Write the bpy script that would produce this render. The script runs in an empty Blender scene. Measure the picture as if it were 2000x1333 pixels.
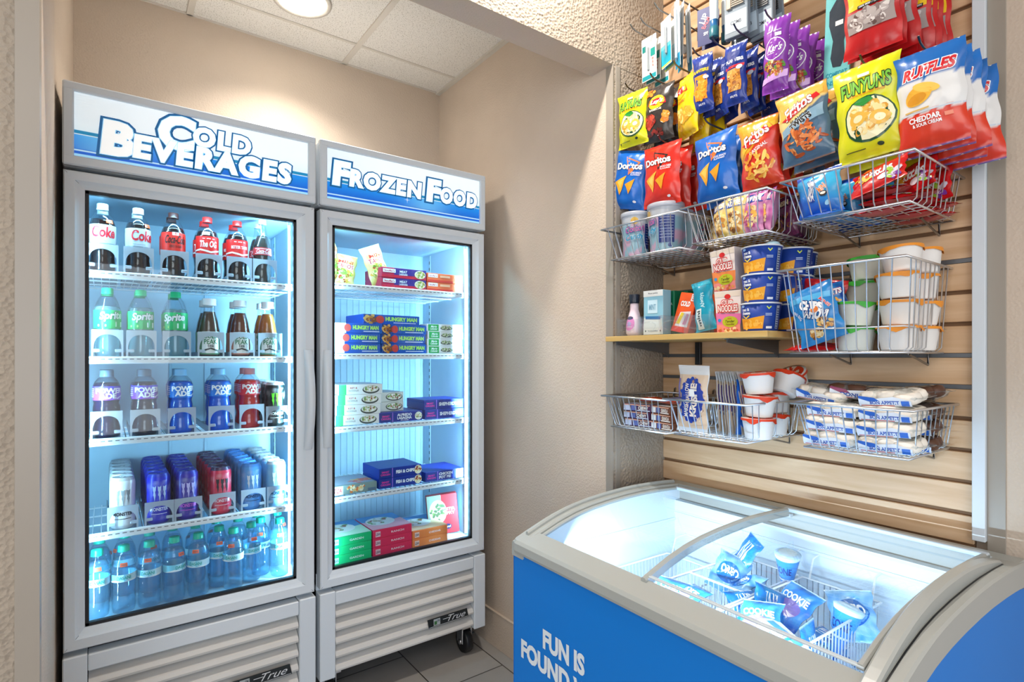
import bpy, math, random
from mathutils import Vector, Matrix, noise
from mathutils.geometry import tessellate_polygon
sc = bpy.context.scene
COL = sc.collection
R = math.radians
PI = math.pi

# ------------------------------------------------------------------ camera
# metres; x runs along the fridge fronts, y runs into the alcove, z up; the camera stands at x=0 y=0
cam_d = bpy.data.cameras.new('camera'); cam = bpy.data.objects.new('camera', cam_d); COL.objects.link(cam)
cam.location = (0, 0, 1.29); cam.rotation_euler = (R(90), 0, R(-36.3))
cam_d.sensor_width = 36; cam_d.lens = 1081 / 2000 * 36
cam_d.shift_y = (696 - 666.5) / 2000
cam_d.clip_start = .01
sc.camera = cam
# ------------------------------------------------------------------ world, exposure
sc.view_settings.view_transform = 'Standard'; sc.view_settings.look = 'None'
sc.view_settings.gamma = 1; sc.view_settings.use_curve_mapping = False
sc.view_settings.exposure = .04
sc.cycles.transparent_max_bounces = 32
sc.cycles.max_bounces = 10
sc.cycles.caustics_reflective = False; sc.cycles.caustics_refractive = False
sc.cycles.sample_clamp_indirect = 6
W = bpy.data.worlds.new('room_light'); sc.world = W; W.use_nodes = True
W.node_tree.nodes['Background'].inputs[0].default_value = (.86, .9, 1, 1)
W.node_tree.nodes['Background'].inputs[1].default_value = .42

def area(name, loc, target, sx, sy, power, col, shape='RECTANGLE', spread=180):
    l = bpy.data.lights.new(name, 'AREA'); l.shape = shape; l.size = sx
    if shape == 'RECTANGLE': l.size_y = sy
    l.energy = power; l.color = col; l.spread = R(spread)
    o = bpy.data.objects.new(name, l); COL.objects.link(o); o.location = loc
    z = (Vector(loc) - Vector(target)).normalized(); up = Vector((0, 0, 1)) if abs(z.z) < .9 else Vector((0, 1, 0))
    x = up.cross(z).normalized(); y = z.cross(x)
    o.rotation_euler = Matrix((x, y, z)).transposed().to_euler()
    return o
WARM = (1, .93, .85)
area('alcove_downlight_lamp', (.608, 2.186, 2.635), (.608, 2.18, 0), .16, .16, 9, WARM, 'DISK', 120)
area('room_downlight_lamp', (.95, 1.12, 2.765), (.95, 1.11, 0), .07, .07, 19, WARM, 'DISK')
area('room_fill_lamp', (-.5, -.9, 2.7), (.3, 0, 0), 1.4, 1.4, 26, (1, .96, .92))  # unseen fill added above the room for general brightness
area('room_fill_lamp', (-.7, -2.6, 1.35), (.6, 2, 1.1), 2.6, 1.7, 58, (.84, .92, 1))  # large low fill added behind the camera to brighten the cabinet fronts
area('left_fill_lamp', (-2.4, .1, 1.7), (1.6, .8, 1.0), 1.4, 1.6, 25, (1, .97, .93))  # soft fill added out of view, brightens the slatwall and freezer front
COOL = (.38, .76, 1)
for fx0, fx1, pl, pr_ in ((-.10, .60, 9, 19), (.614, 1.318, 12, 15)):      # the LED strips inside the door jambs
    for x, tx, pw in ((fx0 + .048, .12, pl), (fx1 - .048, -.12, pr_)):
        area('cabinet_led_lamp', (x, 2.016, 1.13), (x + tx, 2.18, 1.13), .012, 1.2, pw, COOL)
    area('cabinet_led_lamp', ((fx0 + fx1) / 2, 2.04, 1.775), ((fx0 + fx1) / 2, 2.2, 1.3), .5, .012, 3, COOL)  # overhead fill added under the cabinet top, no strip is built there
area('freezer_led_lamp', (1.05, .80, .735), (1.35, .79, .55), .75, .012, 7.5, (.62, .82, 1))

# ------------------------------------------------------------------ colours and materials
def c(h, a=None):
    h = h.lstrip('#')
    if len(h) == 3: h = ''.join(k * 2 for k in h)
    o = []
    for i in (0, 2, 4):
        v = int(h[i:i + 2], 16) / 255
        o.append(v / 12.92 if v <= .04045 else ((v + .055) / 1.055) ** 2.4)
    return tuple(o)

def newmat(name):
    m = bpy.data.materials.new(name); m.use_nodes = True
    nt = m.node_tree; return m, nt, nt.nodes['Principled BSDF']
def N(nt, t, **kw):
    n = nt.nodes.new(t)
    for k, v in kw.items():
        if k in n.inputs: n.inputs[k].default_value = v
        else: setattr(n, k, v)
    return n
def L(nt, a, ao, b, bi): nt.links.new(a.outputs[ao], b.inputs[bi])
def coords(nt, kind='Object', scale=(1, 1, 1)):
    t = N(nt, 'ShaderNodeTexCoord'); m = N(nt, 'ShaderNodeMapping'); m.inputs['Scale'].default_value = scale
    L(nt, t, kind, m, 'Vector'); return m

def surf(name, col=None, rough=.5, metal=0, spec=.5, coat=0, bump=0, bscale=60, vary=0, vscale=8, trans=0, emit=0):
    """painted / printed surface; col None reads the mesh's own print colours"""
    m, nt, b = newmat(name)
    b.inputs['Roughness'].default_value = rough; b.inputs['Metallic'].default_value = metal
    b.inputs['Specular IOR Level'].default_value = spec; b.inputs['Coat Weight'].default_value = coat
    b.inputs['Transmission Weight'].default_value = trans
    mp = coords(nt); src = None
    if col is None:
        a = N(nt, 'ShaderNodeAttribute', attribute_name='Col'); src = (a, 'Color')
    else:
        b.inputs['Base Color'].default_value = (*col, 1)
    if vary:
        n = N(nt, 'ShaderNodeTexNoise', Scale=vscale, Detail=4); L(nt, mp, 'Vector', n, 'Vector')
        r = N(nt, 'ShaderNodeMapRange'); r.inputs['To Min'].default_value = 1 - vary; r.inputs['To Max'].default_value = 1 + vary
        L(nt, n, 'Fac', r, 'Value')
        x = N(nt, 'ShaderNodeMix', data_type='RGBA', blend_type='MULTIPLY'); x.inputs[0].default_value = 1
        if src: L(nt, *src, x, 6)
        else: x.inputs[6].default_value = (*col, 1)
        L(nt, r, 'Result', x, 7); src = (x, 2)
    if src: L(nt, *src, b, 'Base Color')
    if bump:
        n = N(nt, 'ShaderNodeTexNoise', Scale=bscale, Detail=3); L(nt, mp, 'Vector', n, 'Vector')
        k = N(nt, 'ShaderNodeBump', Strength=bump, Distance=.002); L(nt, n, 'Fac', k, 'Height'); L(nt, k, 'Normal', b, 'Normal')
    if emit:
        if src: L(nt, *src, b, 'Emission Color')
        else: b.inputs['Emission Color'].default_value = (*col, 1)
        b.inputs['Emission Strength'].default_value = emit
    return m

def clearmat(name, tint=(1, 1, 1), refl=.5, rough=.03, attr=False, body=0):
    """thin clear plastic or glass: lets light straight through and mirrors at a slant; body = share of milky print colour"""
    m, nt, b = newmat(name)
    out = nt.nodes['Material Output']
    t = N(nt, 'ShaderNodeBsdfTransparent'); t.inputs[0].default_value = (*tint, 1)
    g = N(nt, 'ShaderNodeBsdfGlossy'); g.inputs['Roughness'].default_value = rough
    lw = N(nt, 'ShaderNodeLayerWeight', Blend=.5)
    pw = N(nt, 'ShaderNodeMath', operation='POWER'); pw.inputs[1].default_value = 2.6; L(nt, lw, 'Facing', pw, 0)
    mr = N(nt, 'ShaderNodeMath', operation='MULTIPLY_ADD'); mr.inputs[1].default_value = refl * .7; mr.inputs[2].default_value = .04
    L(nt, pw, 'Value', mr, 0)
    mx = N(nt, 'ShaderNodeMixShader'); L(nt, mr, 'Value', mx, 'Fac')
    first = t
    if attr: 
        a = N(nt, 'ShaderNodeAttribute', attribute_name='Col'); L(nt, a, 'Color', t, 'Color')
    if body:
        b.inputs['Roughness'].default_value = .25
        if attr: L(nt, a, 'Color', b, 'Base Color')
        else: b.inputs['Base Color'].default_value = (*tint, 1)
        m2 = N(nt, 'ShaderNodeMixShader'); m2.inputs[0].default_value = body
        tl = N(nt, 'ShaderNodeBsdfTranslucent'); m3 = N(nt, 'ShaderNodeMixShader'); m3.inputs[0].default_value = .4
        if attr: L(nt, a, 'Color', tl, 'Color')
        else: tl.inputs[0].default_value = (*tint, 1)
        L(nt, b, 'BSDF', m3, 1); L(nt, tl, 'BSDF', m3, 2)
        L(nt, t, 'BSDF', m2, 1); L(nt, m3, 'Shader', m2, 2); first = m2
        nt.links.new(m2.outputs[0], mx.inputs[1])
    else: L(nt, t, 'BSDF', mx, 1)
    L(nt, g, 'BSDF', mx, 2); L(nt, mx, 'Shader', out, 'Surface')
    return m

M = {}
M['film'] = surf('printed_film', None, .24, spec=.6, bump=.6, bscale=22)
M['card'] = surf('printed_card', None, .45, spec=.4)
M['label'] = surf('printed_label', None, .35)
M['plastic'] = surf('moulded_plastic', None, .32)
M['canmetal'] = surf('printed_aluminium', None, .3, metal=.12)
M['chrome'] = surf('bright_wire', c('#e4e7eb'), .28, metal=1)
M['darkwire'] = surf('hook_wire', c('#8d8f92'), .3, metal=1)
M['white_wire'] = surf('coated_white_wire', c('#eef2f5'), .4)
M['white_enamel'] = surf('white_enamel', c('#d6dee4'), .38, vary=.03, vscale=3)
M['grille_plastic'] = surf('off_white_grille', c('#cfcdc8'), .45, vary=.03)
M['liner'] = surf('cabinet_liner', c('#b9d3e2'), .5, vary=.03)
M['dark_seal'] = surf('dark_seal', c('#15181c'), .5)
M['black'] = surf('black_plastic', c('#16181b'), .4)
M['steel'] = surf('painted_steel', c('#6f7378'), .4, metal=.6)
M['glass'] = clearmat('door_glass', c('#f0f8fb'), .62, .02)
M['acrylic'] = clearmat('clear_acrylic', c('#fcfeff'), .4, .06, body=.04)
M['pet'] = clearmat('clear_bottle_plastic', c('#f9fdff'), .8, .07)
M['liquid'] = clearmat('drink', refl=.5, rough=.1, attr=True, body=.3)
M['liquid_dark'] = clearmat('dark_drink', refl=.6, rough=.08, attr=True, body=.75)
M['frost'] = clearmat('milky_tub_plastic', c('#f3f6fa'), .8, .2, attr=True, body=.8)
M['lane'] = clearmat('grey_translucent_plastic', c('#dce6ee'), .5, .2, body=.72)
M['wrap'] = clearmat('clear_wrap', c('#f6fafc'), 1.0, .12, body=.12)
M['led'] = surf('led_strip', c('#bfe6ff'), .5, emit=7)
M['led_f'] = surf('freezer_led', c('#dff0ff'), .5, emit=5)
M['lamp'] = surf('lit_lamp', c('#fff6e4'), .5, emit=14)
M['sign'] = surf('backlit_sign', None, .35, emit=.44)

def plaster(name, col, strength, scale):
    m, nt, b = newmat(name); mp = coords(nt)
    b.inputs['Roughness'].default_value = .75
    n = N(nt, 'ShaderNodeTexNoise', Scale=scale, Detail=3); L(nt, mp, 'Vector', n, 'Vector')
    v = N(nt, 'ShaderNodeTexVoronoi', Scale=scale * 1.3); L(nt, mp, 'Vector', v, 'Vector')
    ad = N(nt, 'ShaderNodeMath', operation='ADD'); L(nt, n, 'Fac', ad, 0); L(nt, v, 'Distance', ad, 1)
    k = N(nt, 'ShaderNodeBump', Strength=strength, Distance=.004); L(nt, ad, 'Value', k, 'Height'); L(nt, k, 'Normal', b, 'Normal')
    n2 = N(nt, 'ShaderNodeTexNoise', Scale=3, Detail=3); L(nt, mp, 'Vector', n2, 'Vector')
    cr = N(nt, 'ShaderNodeValToRGB'); cr.color_ramp.elements[0].position = .3; cr.color_ramp.elements[1].position = .7
    cr.color_ramp.elements[0].color = (*[x * .94 for x in col], 1); cr.color_ramp.elements[1].color = (*[min(1, x * 1.05) for x in col], 1)
    L(nt, n2, 'Fac', cr, 'Fac'); L(nt, cr, 'Color', b, 'Base Color')
    return m
M['plaster'] = plaster('beige_plaster', c('#cbbaa8'), .22, 110)
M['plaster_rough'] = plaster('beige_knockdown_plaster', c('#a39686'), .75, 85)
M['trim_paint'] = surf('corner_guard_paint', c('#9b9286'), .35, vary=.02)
M['trim_metal'] = surf('pale_metal_edge', c('#d5dde3'), .45)

def ceiling_mat():
    m, nt, b = newmat('ceiling_tile'); mp = coords(nt)
    b.inputs['Roughness'].default_value = .9
    v = N(nt, 'ShaderNodeTexNoise', Scale=230, Detail=2); L(nt, mp, 'Vector', v, 'Vector')
    cr = N(nt, 'ShaderNodeValToRGB'); cr.color_ramp.elements[0].position = .36; cr.color_ramp.elements[1].position = .42
    cr.color_ramp.elements[0].color = (*c('#b3ada3'), 1); cr.color_ramp.elements[1].color = (*c('#e6e2db'), 1)
    L(nt, v, 'Fac', cr, 'Fac'); L(nt, cr, 'Color', b, 'Base Color')
    k = N(nt, 'ShaderNodeBump', Strength=.5, Distance=.002); L(nt, v, 'Fac', k, 'Height'); L(nt, k, 'Normal', b, 'Normal')
    return m
M['tile'] = ceiling_mat()
M['tbar'] = surf('ceiling_grid_paint', c('#cfc8bd'), .5)

def wood(name, c1, c2, rough, axis_scale):
    m, nt, b = newmat(name); mp = coords(nt, 'Object', axis_scale)
    b.inputs['Roughness'].default_value = rough
    n = N(nt, 'ShaderNodeTexNoise', Scale=3, Detail=6, Distortion=.6); L(nt, mp, 'Vector', n, 'Vector')
    w = N(nt, 'ShaderNodeTexWave', Scale=1.2, Distortion=5, Detail=3); L(nt, mp, 'Vector', w, 'Vector')
    mx = N(nt, 'ShaderNodeMath', operation='MULTIPLY_ADD'); mx.inputs[1].default_value = .3; L(nt, w, 'Fac', mx, 0); L(nt, n, 'Fac', mx, 2)
    cr = N(nt, 'ShaderNodeValToRGB'); cr.color_ramp.elements[0].position = .35; cr.color_ramp.elements[1].position = .95
    cr.color_ramp.elements[0].color = (*c1, 1); cr.color_ramp.elements[1].color = (*c2, 1)
    L(nt, mx, 'Value', cr, 'Fac'); L(nt, cr, 'Color', b, 'Base Color')
    return m
M['maple'] = wood('maple_laminate', c('#cfa67c'), c('#eccba6'), .42, (8, 1.2, 14))
M['groove'] = surf('groove_core', c('#7d5d40'), .7, vary=.1, vscale=30)
M['pine'] = wood('yellow_pine_edge', c('#c9a35c'), c('#ddbb78'), .4, (6, 1, 14))

def floor_mat():
    m, nt, b = newmat('grey_floor_tile'); mp = coords(nt)
    mp.inputs['Location'].default_value = (.19, .25, 0)
    br = N(nt, 'ShaderNodeTexBrick', Scale=1); br.inputs['Brick Width'].default_value = .61; br.inputs['Row Height'].default_value = .305
    br.inputs['Mortar Size'].default_value = .0025; br.offset = .5
    sw = N(nt, 'ShaderNodeSeparateXYZ'); cb = N(nt, 'ShaderNodeCombineXYZ')
    L(nt, mp, 'Vector', sw, 'Vector'); L(nt, sw, 'Y', cb, 'X'); L(nt, sw, 'X', cb, 'Y'); L(nt, cb, 'Vector', br, 'Vector')
    br.inputs['Color1'].default_value = (*c('#a5a19c'), 1); br.inputs['Color2'].default_value = (*c('#96938e'), 1); br.inputs['Mortar'].default_value = (*c('#35322f'), 1)
    n = N(nt, 'ShaderNodeTexNoise', Scale=5, Detail=6); L(nt, mp, 'Vector', n, 'Vector')
    r = N(nt, 'ShaderNodeMapRange'); r.inputs['To Min'].default_value = .8; r.inputs['To Max'].default_value = 1.2; L(nt, n, 'Fac', r, 'Value')
    x = N(nt, 'ShaderNodeMix', data_type='RGBA', blend_type='MULTIPLY'); x.inputs[0].default_value = 1
    L(nt, br, 'Color', x, 6); L(nt, r, 'Result', x, 7); L(nt, x, 2, b, 'Base Color'); b.inputs['Roughness'].default_value = .38
    return m
M['floor'] = floor_mat()
M['blue_panel'] = surf('blue_panel', c('#0a7ad6'), .48, spec=.3, vary=.03, vscale=2)
M['beige_trim'] = surf('grey_beige_trim', c('#a9aca8'), .33, vary=.03, vscale=4)
M['freezer_liner'] = surf('freezer_liner', c('#e3edf5'), .4)

# ------------------------------------------------------------------ mesh building
def ID(v): return v
class MB:
    def __init__(s): s.v = []; s.f = []; s.c = []; s.m = []; s.s = []
    def add(s, vs, fs, col=(1, 1, 1), mat=0, smooth=False, X=None):
        b = len(s.v)
        s.v += [tuple(X @ Vector(v)) if X else tuple(v) for v in vs]
        for i, f in enumerate(fs):
            s.f.append([b + k for k in f])
            if isinstance(col, list): k = col[i]
            else: k = col
            s.c.append(k); s.m.append(mat); s.s.append(smooth)
        return s
    def box(s, x0, x1, y0, y1, z0, z1, col=(1, 1, 1), mat=0, b=0, X=None):
        if x1 < x0: x0, x1 = x1, x0
        if y1 < y0: y0, y1 = y1, y0
        if z1 < z0: z0, z1 = z1, z0
        b = min(b, (x1 - x0) * .45, (y1 - y0) * .45, (z1 - z0) * .45)
        if b <= 0:
            v = [(x, y, z) for z in (z0, z1) for y in (y0, y1) for x in (x0, x1)]
            return s.add(v, [(0, 2, 3, 1), (4, 5, 7, 6), (0, 1, 5, 4), (2, 6, 7, 3), (0, 4, 6, 2), (1, 3, 7, 5)], col, mat, False, X)
        # chamfered box
        v = []; idx = {}
        for iz in (0, 1):
            for iy in (0, 1):
                for ix in (0, 1):
                    cx, cy, cz = (x0, x1)[ix], (y0, y1)[iy], (z0, z1)[iz]
                    dx, dy, dz = (b, -b)[ix], (b, -b)[iy], (b, -b)[iz]
                    for a, p in enumerate(((cx, cy + dy, cz + dz), (cx + dx, cy, cz + dz), (cx + dx, cy + dy, cz))):
                        idx[ix, iy, iz, a] = len(v); v.append(p)
        I = idx; f = []
        for a in range(3):
            for k in (0, 1):
                o = [d for d in range(3) if d != a]; q = []
                for p0, p1 in ((0, 0), (1, 0), (1, 1), (0, 1)):
                    t = [0, 0, 0]; t[a] = k; t[o[0]] = p0; t[o[1]] = p1; q.append(I[t[0], t[1], t[2], a])
                f.append(q if (k == 1) == (a != 1) else q[::-1])
        for a in range(3):
            o = [d for d in range(3) if d != a]
            for p0 in (0, 1):
                for p1 in (0, 1):
                    q = []
                    for k, w in ((0, o[0]), (1, o[0]), (1, o[1]), (0, o[1])):
                        t = [0, 0, 0]; t[a] = k; t[o[0]] = p0; t[o[1]] = p1; q.append(I[t[0], t[1], t[2], w])
                    f.append(q)
        for ix in (0, 1):
            for iy in (0, 1):
                for iz in (0, 1): f.append([I[ix, iy, iz, 0], I[ix, iy, iz, 1], I[ix, iy, iz, 2]])
        cen = Vector(((x0 + x1) / 2, (y0 + y1) / 2, (z0 + z1) / 2)); g = []
        for q in f:
            p = [Vector(v[k]) for k in q]; n = (p[1] - p[0]).cross(p[2] - p[0])
            g.append(q if n.dot(sum(p, Vector()) / len(p) - cen) > 0 else q[::-1])
        return s.add(v, g, col, mat, False, X)
    def lathe(s, prof, n=20, col=(1, 1, 1), mat=0, X=None, smooth=True, cap=True, cx=0, cy=0):
        """prof = [(r, z)] bottom to top; col may be a list, one per band"""
        v = []; f = []; cc = []
        for r, z in prof:
            for i in range(n): a = 2 * PI * i / n; v.append((cx + r * math.sin(a), cy - r * math.cos(a), z))
        for k in range(len(prof) - 1):
            for i in range(n):
                j = (i + 1) % n; f.append((k * n + i, k * n + j, (k + 1) * n + j, (k + 1) * n + i)); cc.append(col[k] if isinstance(col, list) else col)
        if cap:
            f.append(tuple(range(n))[::-1]); cc.append(cc[0]); f.append(tuple(len(v) - n + i for i in range(n))); cc.append(cc[-2])
        return s.add(v, f, cc, mat, smooth, X)
    def tube(s, pts, r, n=6, col=(1, 1, 1), mat=0, closed=False, X=None):
        P = [Vector(p) for p in pts]; m = len(P); v = []; f = []
        for i, p in enumerate(P):
            a = P[i - 1] if (i or closed) else p; b = P[(i + 1) % m] if (i < m - 1 or closed) else p
            t = (b - a).normalized(); u = t.cross(Vector((0, 0, 1)))
            if u.length < .05: u = t.cross(Vector((0, 1, 0)))
            u.normalize(); w = t.cross(u)
            for k in range(n): q = 2 * PI * k / n; v.append(p + (u * math.cos(q) + w * math.sin(q)) * r)
        for i in range(m if closed else m - 1):
            j = (i + 1) % m
            for k in range(n): f.append((i * n + k, i * n + (k + 1) % n, j * n + (k + 1) % n, j * n + k))
        if not closed: f.append(tuple(range(n))); f.append(tuple((m - 1) * n + k for k in range(n))[::-1])
        return s.add(v, f, col, mat, True, X)
    def grid(s, nu, nv, P, C=None, mat=0, smooth=True, X=None, flip=False):
        """P(u,v) with u,v in 0..1; C(u,v) gives a colour at each vertex"""
        v = [P(i / nu, j / nv) for j in range(nv + 1) for i in range(nu + 1)]
        cv = [C(i / nu, j / nv) for j in range(nv + 1) for i in range(nu + 1)] if callable(C) else None
        f = []; cc = []
        for j in range(nv):
            for i in range(nu):
                q = (j * (nu + 1) + i, j * (nu + 1) + i + 1, (j + 1) * (nu + 1) + i + 1, (j + 1) * (nu + 1) + i)
                if flip: q = q[::-1]
                f.append(q); cc.append([cv[k] for k in q] if cv else C or (1, 1, 1))
        return s.add(v, f, cc, mat, smooth, X)
    def mesh(s, name, mats):
        me = bpy.data.meshes.new(name); me.from_pydata(s.v, [], s.f)
        for m in mats: me.materials.append(M[m] if isinstance(m, str) else m)
        me.polygons.foreach_set('material_index', s.m); me.polygons.foreach_set('use_smooth', s.s)
        at = me.color_attributes.new('Col', 'FLOAT_COLOR', 'CORNER'); d = []
        for q, f in zip(s.c, s.f):
            if isinstance(q, list):
                for k in q: d += [k[0], k[1], k[2], 1]
            else: d += [q[0], q[1], q[2], 1] * len(f)
        at.data.foreach_set('color', d)
        me.validate(); me.update(); return me

# ------------------------------------------------------------------ printing: text and shapes laid on a surface P(x, y, off)
_tc = {}; SPC = 1.0
def text_flat(txt, bold=0, shear=0, cond=1):
    k = (txt, bold, shear, SPC)
    if k not in _tc:
        cu = bpy.data.curves.new('t', 'FONT'); cu.body = txt; cu.shear = shear; cu.offset = bold; cu.resolution_u = 3
        cu.space_character = SPC; cu.align_x = 'CENTER'; cu.align_y = 'CENTER'
        o = bpy.data.objects.new('t', cu); COL.objects.link(o)
        dg = bpy.context.evaluated_depsgraph_get(); dg.update()
        me = bpy.data.meshes.new_from_object(o.evaluated_get(dg))
        _tc[k] = ([(v.co.x, v.co.y) for v in me.vertices], [tuple(p.vertices) for p in me.polygons])
        bpy.data.objects.remove(o); bpy.data.curves.remove(cu); bpy.data.meshes.remove(me)
    return _tc[k]
def T(s, x, y, w, h, col, rot=0, sh=0, bold=.02, ol=None, ow=.05): return ('t', s, x, y, w, h, col, rot, sh, bold, ol, ow)
def E(x, y, rx, ry, col, rot=0): return ('e', x, y, rx, ry, col, rot)
def Q(pts, col): return ('p', pts, col)
def B(x0, y0, x1, y1, col): return ('r', x0, y0, x1, y1, col)
def FOOD(x, y, rx, ry, cols, n=30, size=.04, seed=1, kind='e'): return ('f', x, y, rx, ry, cols, n, size, seed, kind)
def mix(a, b, t): return tuple(p + (q - p) * t for p, q in zip(a, b))

def deco(mb, P, items, s=1, mat=0, off=.0005, step=.00013, fine=.012):
    for it in items:
        off += step; k = it[0]
        def put(vs, fs, col, o=None): mb.add([P(x * s, y * s, off if o is None else o) for x, y in vs], fs, col, mat)
        if k == 't':
            _, txt, x, y, w, h, col, rot, sh, bold, ol, ow = it
            v0, f0 = text_flat(txt, 0, sh)
            xs = [p[0] for p in v0]; ys = [p[1] for p in v0]
            sx = w / (max(xs) - min(xs) or 1); sy = h / (max(ys) - min(ys) or 1); mx = (max(xs) + min(xs)) / 2; my = (max(ys) + min(ys)) / 2
            cr, sr = math.cos(R(rot)), math.sin(R(rot))
            def tf(v): return [(x + (a - mx) * sx * cr - (b - my) * sy * sr, y + (a - mx) * sx * sr + (b - my) * sy * cr) for a, b in v]
            if ol:
                v, f = text_flat(txt, bold + ow, sh); put(tf(v), f, ol); off += step
            v, f = text_flat(txt, bold, sh); put(tf(v), f, col)
        elif k == 'e':
            _, x, y, rx, ry, col, rot = it; n = 20; rings = 3 if max(rx, ry) * s > .008 else 1
            cr, sr = math.cos(R(rot)), math.sin(R(rot)); vs = [(x, y)]; fs = []
            for q in range(1, rings + 1):
                for i in range(n):
                    a = 2 * PI * i / n; ex, ey = rx * q / rings * math.cos(a), ry * q / rings * math.sin(a)
                    vs.append((x + ex * cr - ey * sr, y + ex * sr + ey * cr))
            for i in range(n):
                fs.append((0, 1 + i, 1 + (i + 1) % n))
                for q in range(rings - 1): a = 1 + q * n; fs.append((a + i, a + n + i, a + n + (i + 1) % n, a + (i + 1) % n))
            put(vs, fs, col)
        elif k == 'r':
            _, x0, y0, x1, y1, col = it
            nx = max(1, min(24, int(abs(x1 - x0) * s / fine))); ny = max(1, min(24, int(abs(y1 - y0) * s / fine)))
            vs = [(x0 + (x1 - x0) * i / nx, y0 + (y1 - y0) * j / ny) for j in range(ny + 1) for i in range(nx + 1)]
            fs = [(j * (nx + 1) + i, j * (nx + 1) + i + 1, (j + 1) * (nx + 1) + i + 1, (j + 1) * (nx + 1) + i) for j in range(ny) for i in range(nx)]
            put(vs, fs, col)
        elif k == 'p':
            _, pts, col = it
            tr = tessellate_polygon([[Vector((a, b, 0)) for a, b in pts]]); vs = list(pts); fs = [tuple(t) for t in tr]
            for _ in range(3):
                big = max(math.dist(vs[f[0]], vs[f[1]]) for f in fs) * s
                if big < fine * 1.6: break
                g = []
                for f in fs:
                    a, b, d = (vs[q] for q in f); n = len(vs)
                    vs += [((a[0] + b[0]) / 2, (a[1] + b[1]) / 2), ((b[0] + d[0]) / 2, (b[1] + d[1]) / 2), ((a[0] + d[0]) / 2, (a[1] + d[1]) / 2)]
                    g += [(f[0], n, n + 2), (n, f[1], n + 1), (n + 2, n + 1, f[2]), (n, n + 1, n + 2)]
                fs = g
            a, b, d = (vs[q] for q in fs[0])
            if (b[0] - a[0]) * (d[1] - a[1]) - (b[1] - a[1]) * (d[0] - a[0]) < 0: fs = [f[::-1] for f in fs]
            put(vs, fs, col)
        elif k == 'f':
            _, x, y, rx, ry, cols, n, size, seed, kind = it; rg = random.Random(seed)
            for i in range(n):
                a = rg.uniform(0, 2 * PI); q = math.sqrt(rg.random()); px, py = x + rx * q * math.cos(a), y + ry * q * math.sin(a)
                z = size * rg.uniform(.6, 1.3); col = cols[rg.randrange(len(cols))]; th = rg.uniform(0, PI); m = 3 if kind == 'tri' else 8
                vs = []
                for j in range(m):
                    t = 2 * PI * j / m; ex = z * math.cos(t); ey = z * math.sin(t) * (1 if kind == 'tri' else (.35 if kind == 'stick' else rg.uniform(.55, .95)))
                    vs.append((px + ex * math.cos(th) - ey * math.sin(th), py + ex * math.sin(th) + ey * math.cos(th)))
                put(vs, [tuple(range(m))], col, off + .00002 * (i % 6))
            off += step

# ------------------------------------------------------------------ objects
def ob(name, me, parent=None, loc=(0, 0, 0), rot=(0, 0, 0), label=None):
    o = bpy.data.objects.new(name, me); COL.objects.link(o); o.location = loc; o.rotation_euler = rot
    if parent: o.parent = parent
    if label: o['label'] = label
    return o
def tag(o, label, cat, group=None, kind=None):
    if label: o['label'] = label
    if cat: o['category'] = cat
    if group: o['group'] = group
    if kind: o['kind'] = kind
    return o
def struct(name, mb, mats): return tag(ob(name, mb.mesh(name, mats)), None, None, None, 'structure')
def empty(name, loc, label, cat, group=None, rz=0):
    return tag(ob(name, None, None, loc, (0, 0, rz)), label, cat, group)
class Proto:
    """a kind of thing: either one mesh, or parts [(part name, mesh, [sub-parts], label)]"""
    def __init__(s, kind, cat, mesh=None, parts=None): s.kind = kind; s.cat = cat; s.mesh = mesh; s.parts = parts or []
    def put(s, label, loc, rot=(0, 0, 0), group=None, scale=(1, 1, 1)):
        o = ob(s.kind, s.mesh, None, loc, rot); o.scale = scale; tag(o, label, s.cat, group)
        for p in s.parts:
            q = ob(p[0], p[1], o, label=p[3] if len(p) > 3 else None)
            for k in (p[2] if len(p) > 2 else []): ob(k[0], k[1], q)
        return o
WALLYAW = -PI / 2          # a pack whose front faces the aisle (-x)
# ------------------------------------------------------------------ the setting
YF, YB, XR, XL = 1.323, 2.543, 1.40, -.10
ZC = 2.656; ZS = 2.289; XS = 1.667
def quadbox(pts, z0, z1):                      # plan polygon -> prism
    n = len(pts); v = [(x, y, z0) for x, y in pts] + [(x, y, z1) for x, y in pts]
    return v, [tuple(range(n))[::-1], tuple(range(n, 2 * n))] + [(i, (i + 1) % n, (i + 1) % n + n, i + n) for i in range(n)]
struct('floor', MB().box(-3, 2.2, -3, 2.75, -.05, 0), ['floor'])
struct('wall_back', MB().box(-.6, 1.9, YB, YB + .1, 0, 2.9), ['plaster'])
m = MB(); m.add(*quadbox([(-3, YF), (-.0985, YF), (-.113, 1.99), (-.0938, YB), (-.3, YB + .1), (-3, YB + .1)], 0, 2.9))
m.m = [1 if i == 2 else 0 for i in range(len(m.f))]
struct('wall_left', m, ['plaster', 'plaster_rough'])
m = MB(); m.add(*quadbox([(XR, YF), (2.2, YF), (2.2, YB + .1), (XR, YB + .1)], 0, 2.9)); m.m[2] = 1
struct('wall_partition', m, ['plaster', 'plaster_rough'])
m = MB(); m.box(-3, 1.75, YF - .001, 1.423, ZS, 2.9)
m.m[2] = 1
struct('wall_soffit', m, ['plaster', 'plaster_rough'])
struct('wall_right', MB().box(1.687, 1.8, -3, YF, 0, 2.9).box(1.667, 1.69, -3, .385, 0, 2.9), ['plaster'])
struct('ceiling', MB().box(-3, 1.8, -3, YF, 2.8, 2.9), ['plaster'])
struct('ceiling_alcove', MB().box(-.6, 1.9, 1.42, YB + .05, ZC, ZC + .03), ['tile'])
m = MB()
for x in (-.35, .27, .895): m.box(x - .012, x + .012, 1.42, YB, ZC - .006, ZC + .001, b=.001)
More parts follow.
